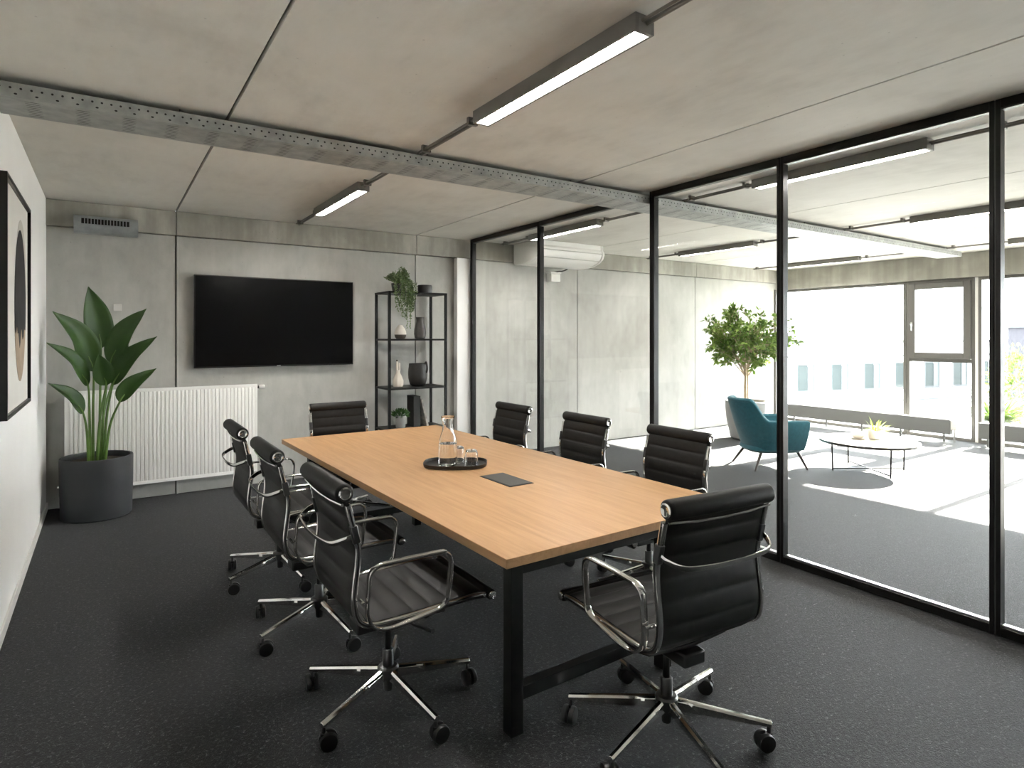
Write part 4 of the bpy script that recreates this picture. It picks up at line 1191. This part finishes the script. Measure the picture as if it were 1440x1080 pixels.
# local: faces +Y.  shell swept around the seat
mb = MB()
A0, A1 = -PI*0.5-0.15, PI*0.5+0.15
NS = 44; NZ = 10
def shell_xy(u, off):
    # superellipse plan: u in -1..1 goes from one arm front round the back to the other
    a = u*math.radians(112)
    rx, ry = 0.385+off, 0.37+off
    x = rx*math.copysign(abs(math.sin(a))**0.72, math.sin(a)); y = -ry*math.copysign(abs(math.cos(a))**0.72, math.cos(a))
    if abs(u) > 0.72: y += (abs(u)-0.72)*0.55
    return x, y
def shell_top(u):
    k = abs(u)
    s = min(1, max(0, (k-0.30)/0.30)); s = s*s*(3-2*s)
    return 0.86*(1-s) + 0.60*s - 0.015*max(0, k-0.7)
outer_, inner_ = [], []
for i in range(NS+1):
    u = -1 + 2*i/NS; zt = shell_top(u); lo, li = [], []
    k = abs(u); backness = max(0.0, 1-k/0.55)
    for j in range(NZ+1):
        f = j/NZ; z = 0.235 + (zt-0.235)*f
        tap = -0.075*(1-f)**1.6
        rake = -0.16*backness*f
        x, y = shell_xy(u, tap); lo.append(mb.v((x, y+rake, z)))
    for j in range(NZ+1):
        f = 1-j/NZ; z = 0.30 + (zt-0.30)*f + (0.0)
        x, y = shell_xy(u, -0.075 - 0.02*(1-f)); rake = -0.16*backness*f
        li.append(mb.v((x, y+rake, min(z, zt-0.006) if j else zt-0.004)))
    cap = []
    x, y = shell_xy(u, -0.0375); cap = mb.v((x, y-0.16*backness, zt+0.018))
    outer_.append(lo + [cap] + li)
for A, B in zip(outer_, outer_[1:]):
    for c in range(len(A)-1): mb.face([A[c],A[c+1],B[c+1],B[c]], True)
    mb.face([A[-1],A[0],B[0],B[-1]], True)
mb.face(outer_[0]); mb.face(list(reversed(outer_[-1])))
mb.build('backrest_shell', M['teal'], arm, sharp=70, bevel=0.012)
mb = MB(); rings = []
for z, off in ((0.225,-0.16),(0.205,-0.11),(0.235,-0.075),(0.30,-0.095)):
    ring = []
    for k in range(48):
        t = 2*PI*k/48; c, s = math.cos(t), math.sin(t)
        ring.append(mb.v(((0.375+off)*math.copysign(abs(c)**0.6,c), 0.02+(0.42+off)*math.copysign(abs(s)**0.6,s), z)))
    rings.append(ring)
for a, b in zip(rings, rings[1:]):
    for k in range(48): mb.face([a[k],a[(k+1)%48],b[(k+1)%48],b[k]], True)
mb.face(list(reversed(rings[0]))); mb.face(rings[-1])
mb.build('seat_base', M['teal'], arm)
mb = MB(); rings = []
for z, off in ((0.302,-0.03),(0.32,0.0),(0.40,0.005),(0.43,-0.02),(0.44,-0.08)):
    ring = []
    for k in range(48):
        t = 2*PI*k/48; c, s = math.cos(t), math.sin(t)
        ring.append(mb.v(((0.275+off)*math.copysign(abs(c)**0.5,c), 0.075+(0.34+off)*math.copysign(abs(s)**0.5,s), z)))
    rings.append(ring)
for a, b in zip(rings, rings[1:]):
    for k in range(48): mb.face([a[k],a[(k+1)%48],b[(k+1)%48],b[k]], True)
mb.face(list(reversed(rings[0]))); mb.face(rings[-1])
plabel(mb.build('seat_cushion', M['teal_cushion'], arm), 'brighter teal seat cushion')
for sx, sy in ((-1,-1),(1,-1),(-1,1),(1,1)):
    p0 = Vector((sx*0.21, 0.02+sy*0.23, 0.222)); p1 = Vector((sx*0.30, 0.0+sy*0.335, 0.001))
    MB().tube([p0,p1], 0.019, 12, scales=[1.0,0.6]).build('leg', M['dark_wood'], arm)

# ------------------------------------------------------------------ lobby: tree in pot
tp = thing('potted_tree', 'leafy indoor tree in a big grey pot behind the teal armchair', 'tree', (8.52, 6.08, 0.0))
MB().lathe([(0.21,0.001),(0.25,0.03),(0.305,0.30),(0.325,0.50),(0.325,0.60),(0.315,0.612),(0.295,0.612),(0.29,0.60),(0.28,0.55)], seg=48, cap1=False).build('pot', M['pot_grey'], tp)
MB().lathe([(0.288,0.555),(0.288,0.575)], seg=36).build('soil', M['soil'], tp)
rng = random.Random(42)
cw = Vector((0.834,-0.552,0)); cdp = Vector((0.552,0.834,0))
tips = []
tr_ = MB()
stems = [spline([(-0.03,0,0.57),(-0.035,0.0,0.85),(-0.03,0.0,1.10),(-0.06,0.02,1.40)], 6), spline([(0.03,0.01,0.57),(0.028,0.01,0.85),(0.03,0.0,1.08),(0.06,-0.02,1.42)], 6)]
for s in stems: tr_.tube(s, 0.024, 10, scales=[1.1-0.6*i/(len(s)-1) for i in range(len(s))])
branch_pts = []
for k in range(44):
    st = stems[k % 2]; q = rng.uniform(0.50, 1.0); p0 = st[int(q*(len(st)-1))]
    a = rng.uniform(0, 2*PI); el = math.asin(rng.uniform(-0.25, 0.98))
    d = Vector((math.cos(a)*math.cos(el), math.sin(a)*math.cos(el), math.sin(el)))
    c = Vector((0,0,1.58)); tgt = c + Vector((d.x*0.78 + d.y*0.12, d.y*0.58 - d.x*0.30, d.z*0.58 if d.z > 0 else d.z*1.6))*rng.uniform(0.75, 1.0)
    md = p0.lerp(tgt, 0.5) + Vector((0,0,0.06)) + rnd_dir(rng)*0.05
    pts = spline([p0, md, tgt], 7); branch_pts.append(pts)
    tr_.tube(pts, 0.009, 6, scales=[1.1-0.85*i/(len(pts)-1) for i in range(len(pts))])
    for w in range(4):
        b0 = pts[rng.randrange(5, len(pts)-1)]
        tg = b0 + (rnd_dir(rng) + (tgt-c).normalized()*0.8 + Vector((0,0,0.1))).normalized()*rng.uniform(0.12, 0.24)
        p2 = spline([b0, b0.lerp(tg,0.5)+rnd_dir(rng)*0.02, tg], 4); branch_pts.append(p2)
        tr_.tube(p2, 0.004, 5)
tr_.build('trunk', M['bark'], tp)
mb = MB()
for pts in branch_pts:
    L_ = len(pts)
    for i in range(L_//3, L_):
        for w in range(3):
            d = (pts[i]-pts[i-1]).normalized()*0.7 + rnd_dir(rng)
            leaf_quad(mb, pts[i] + rnd_dir(rng)*0.012, d, Vector((0,0,1)) + rnd_dir(rng)*0.8, rng.uniform(0.065,0.105), rng.uniform(0.016,0.025))
mb.build('foliage', M['leaf_tree'], tp, recalc=False)

# ------------------------------------------------------------------ lobby: coffee table and things on it
cf = thing('coffee_table', 'round pale-topped coffee table on thin black legs in the sunlight', 'coffee table', (7.74, 3.825, 0.0))
plabel(MB().lathe([(0.530,0.338),(0.540,0.342),(0.540,0.3665)], seg=72).build('tabletop_rim', M['ctable_edge'], cf), 'dark rim under the top')
plabel(MB().lathe([(0.539,0.3667),(0.538,0.371),(0.533,0.3725)], seg=72).build('tabletop', M['ctable_top'], cf), 'pale round top')
for a in (147, 237, 327, 57):
    a = math.radians(a); d = Vector((math.cos(a), math.sin(a), 0))
    MB().tube([d*0.445+Vector((0,0,0.3375)), d*0.435+Vector((0,0,0.002))], 0.009, 10).build('leg', M['black_steel'], cf)
mb = MB()
for a in (147, 237):
    a = math.radians(a); d = Vector((math.cos(a), math.sin(a), 0)); s = Vector((-d.y,d.x,0))
    mb.obox((0,0,0.03), d*0.43, s*0.006, (0,0,0.006))
mb.build('stretcher', M['black_steel'], cf)
t = thing('potted_plant', 'tiny lime-green plant in a beige pot on the coffee table', 'plant', (7.865, 3.80, 0.3735))
MB().lathe([(0.072,0.0),(0.080,0.008),(0.086,0.10),(0.086,0.112),(0.078,0.112),(0.076,0.095)], seg=32).build('pot', M['cer_cream'], t)
mb = MB(); rng = random.Random(9)
for k in range(46):
    a = rng.uniform(0,2*PI); e = rng.uniform(0.35,1.45); d = Vector((math.cos(a)*math.cos(e), math.sin(a)*math.cos(e), math.sin(e)))
    blade(mb, (0.03*math.cos(a),0.03*math.sin(a),0.098), d, rng.uniform(0.09,0.2), 0.009, rng.uniform(0.2,0.8), rng, 4)
mb.build('foliage', M['leaf_lime'], t, recalc=False)
t = thing('bowl', 'low cream lidded bowl on a saucer beside the tiny plant', 'bowl', (7.735, 3.945, 0.3735))
MB().lathe([(0.06,0.0),(0.088,0.008),(0.09,0.012),(0.06,0.010)], seg=32).build('saucer', M['cer_cream'], t)
MB().lathe([(0.050,0.0125),(0.068,0.03),(0.070,0.045),(0.058,0.062),(0.030,0.072),(0.012,0.074)], seg=32).build('bowl_body', M['cer_cream'], t)
MB().lathe([(0.006,0.0745),(0.006,0.09),(0.009,0.10),(0.004,0.106)], seg=14).build('lid_knob', M['cer_cream'], t)

# ------------------------------------------------------------------ lobby: low convectors under the windows
def convector(y0, y1, label, valve_end):
    c = thing('convector_radiator', label, 'radiator', (10.83, (y0+y1)/2, 0.0), 0, 'low convectors under the windows')
    L2 = (y1-y0)/2
    mb = MB(); mb.box((-0.06,-L2,0.125),(0.06,L2,0.352)); mb.build('casing', M['rad_grey'], c, bevel=0.004)
    mb = MB()
    k = int(2*L2/0.02)
    for i in range(k): 
        y = -L2+0.02+i*(2*L2-0.04)/k; mb.box((-0.045,y,0.3525),(0.045,y+0.008,0.36))
    mb.build('top_grille', M['rad_grey'], c)
    nf = max(2, int(2*L2/0.62)+1)
    for i in range(nf):
        y = -L2+0.10+(2*L2-0.20)*i/(nf-1)
        mb = MB(); mb.box((-0.012,y-0.012,0.004),(0.012,y+0.012,0.1245)); mb.box((-0.05,y-0.03,0.0),(0.05,y+0.03,0.004)); mb.build('foot', M['rad_grey'], c)
    if valve_end:
        mb = MB(); mb.box((-0.045,-L2-0.085,0.20),(0.045,-L2-0.001,0.345)); plabel(mb.build('valve_cover', M['white_enamel'], c, bevel=0.01), 'white valve cover at the end')
        mb = MB()
        for dx in (-0.02,0.02): mb.lathe([(0.008,0.0),(0.008,0.199)], (dx,-L2-0.04,0), 10)
        mb.build('valve_pipe', M['chrome'], c)
convector(4.12, 6.80, 'long grey convector radiator under the windows behind the coffee table', True)
convector(1.10, 3.75, 'grey convector radiator in front of the outdoor plants', False)

# ------------------------------------------------------------------ light
w = bpy.data.worlds.new('World'); sc.world = w; w.use_nodes = True
bg = w.node_tree.nodes['Background']
bg.inputs['Color'].default_value = (0.91, 0.96, 1.0, 1); bg.inputs['Strength'].default_value = 7.8
sun = bpy.data.lights.new('sun', 'SUN'); sun.energy = 45; sun.angle = math.radians(0.6); sun.color = (1.0, 0.95, 0.86)
so_ = bpy.data.objects.new('sun', sun); COL.objects.link(so_)
so_.rotation_euler = Vector((-1.0, 0.0, -0.514)).to_track_quat('-Z', 'Y').to_euler()
so_.location = (30, 3, 16)

# ------------------------------------------------------------------ camera
cam = bpy.data.cameras.new('camera'); co = bpy.data.objects.new('camera', cam); COL.objects.link(co)
co.location = (0, 0, 1.634); co.rotation_euler = (PI/2, 0, -math.atan(570/861))
cam.sensor_width = 36; cam.lens = 861/1440*36; cam.shift_y = (473-540)/1440; cam.clip_end = 300; cam.clip_start = 0.02
sc.camera = co

sc.view_settings.view_transform = 'Standard'; sc.view_settings.look = 'None'
sc.view_settings.exposure = 1.7; sc.view_settings.gamma = 1.0; sc.view_settings.use_curve_mapping = False
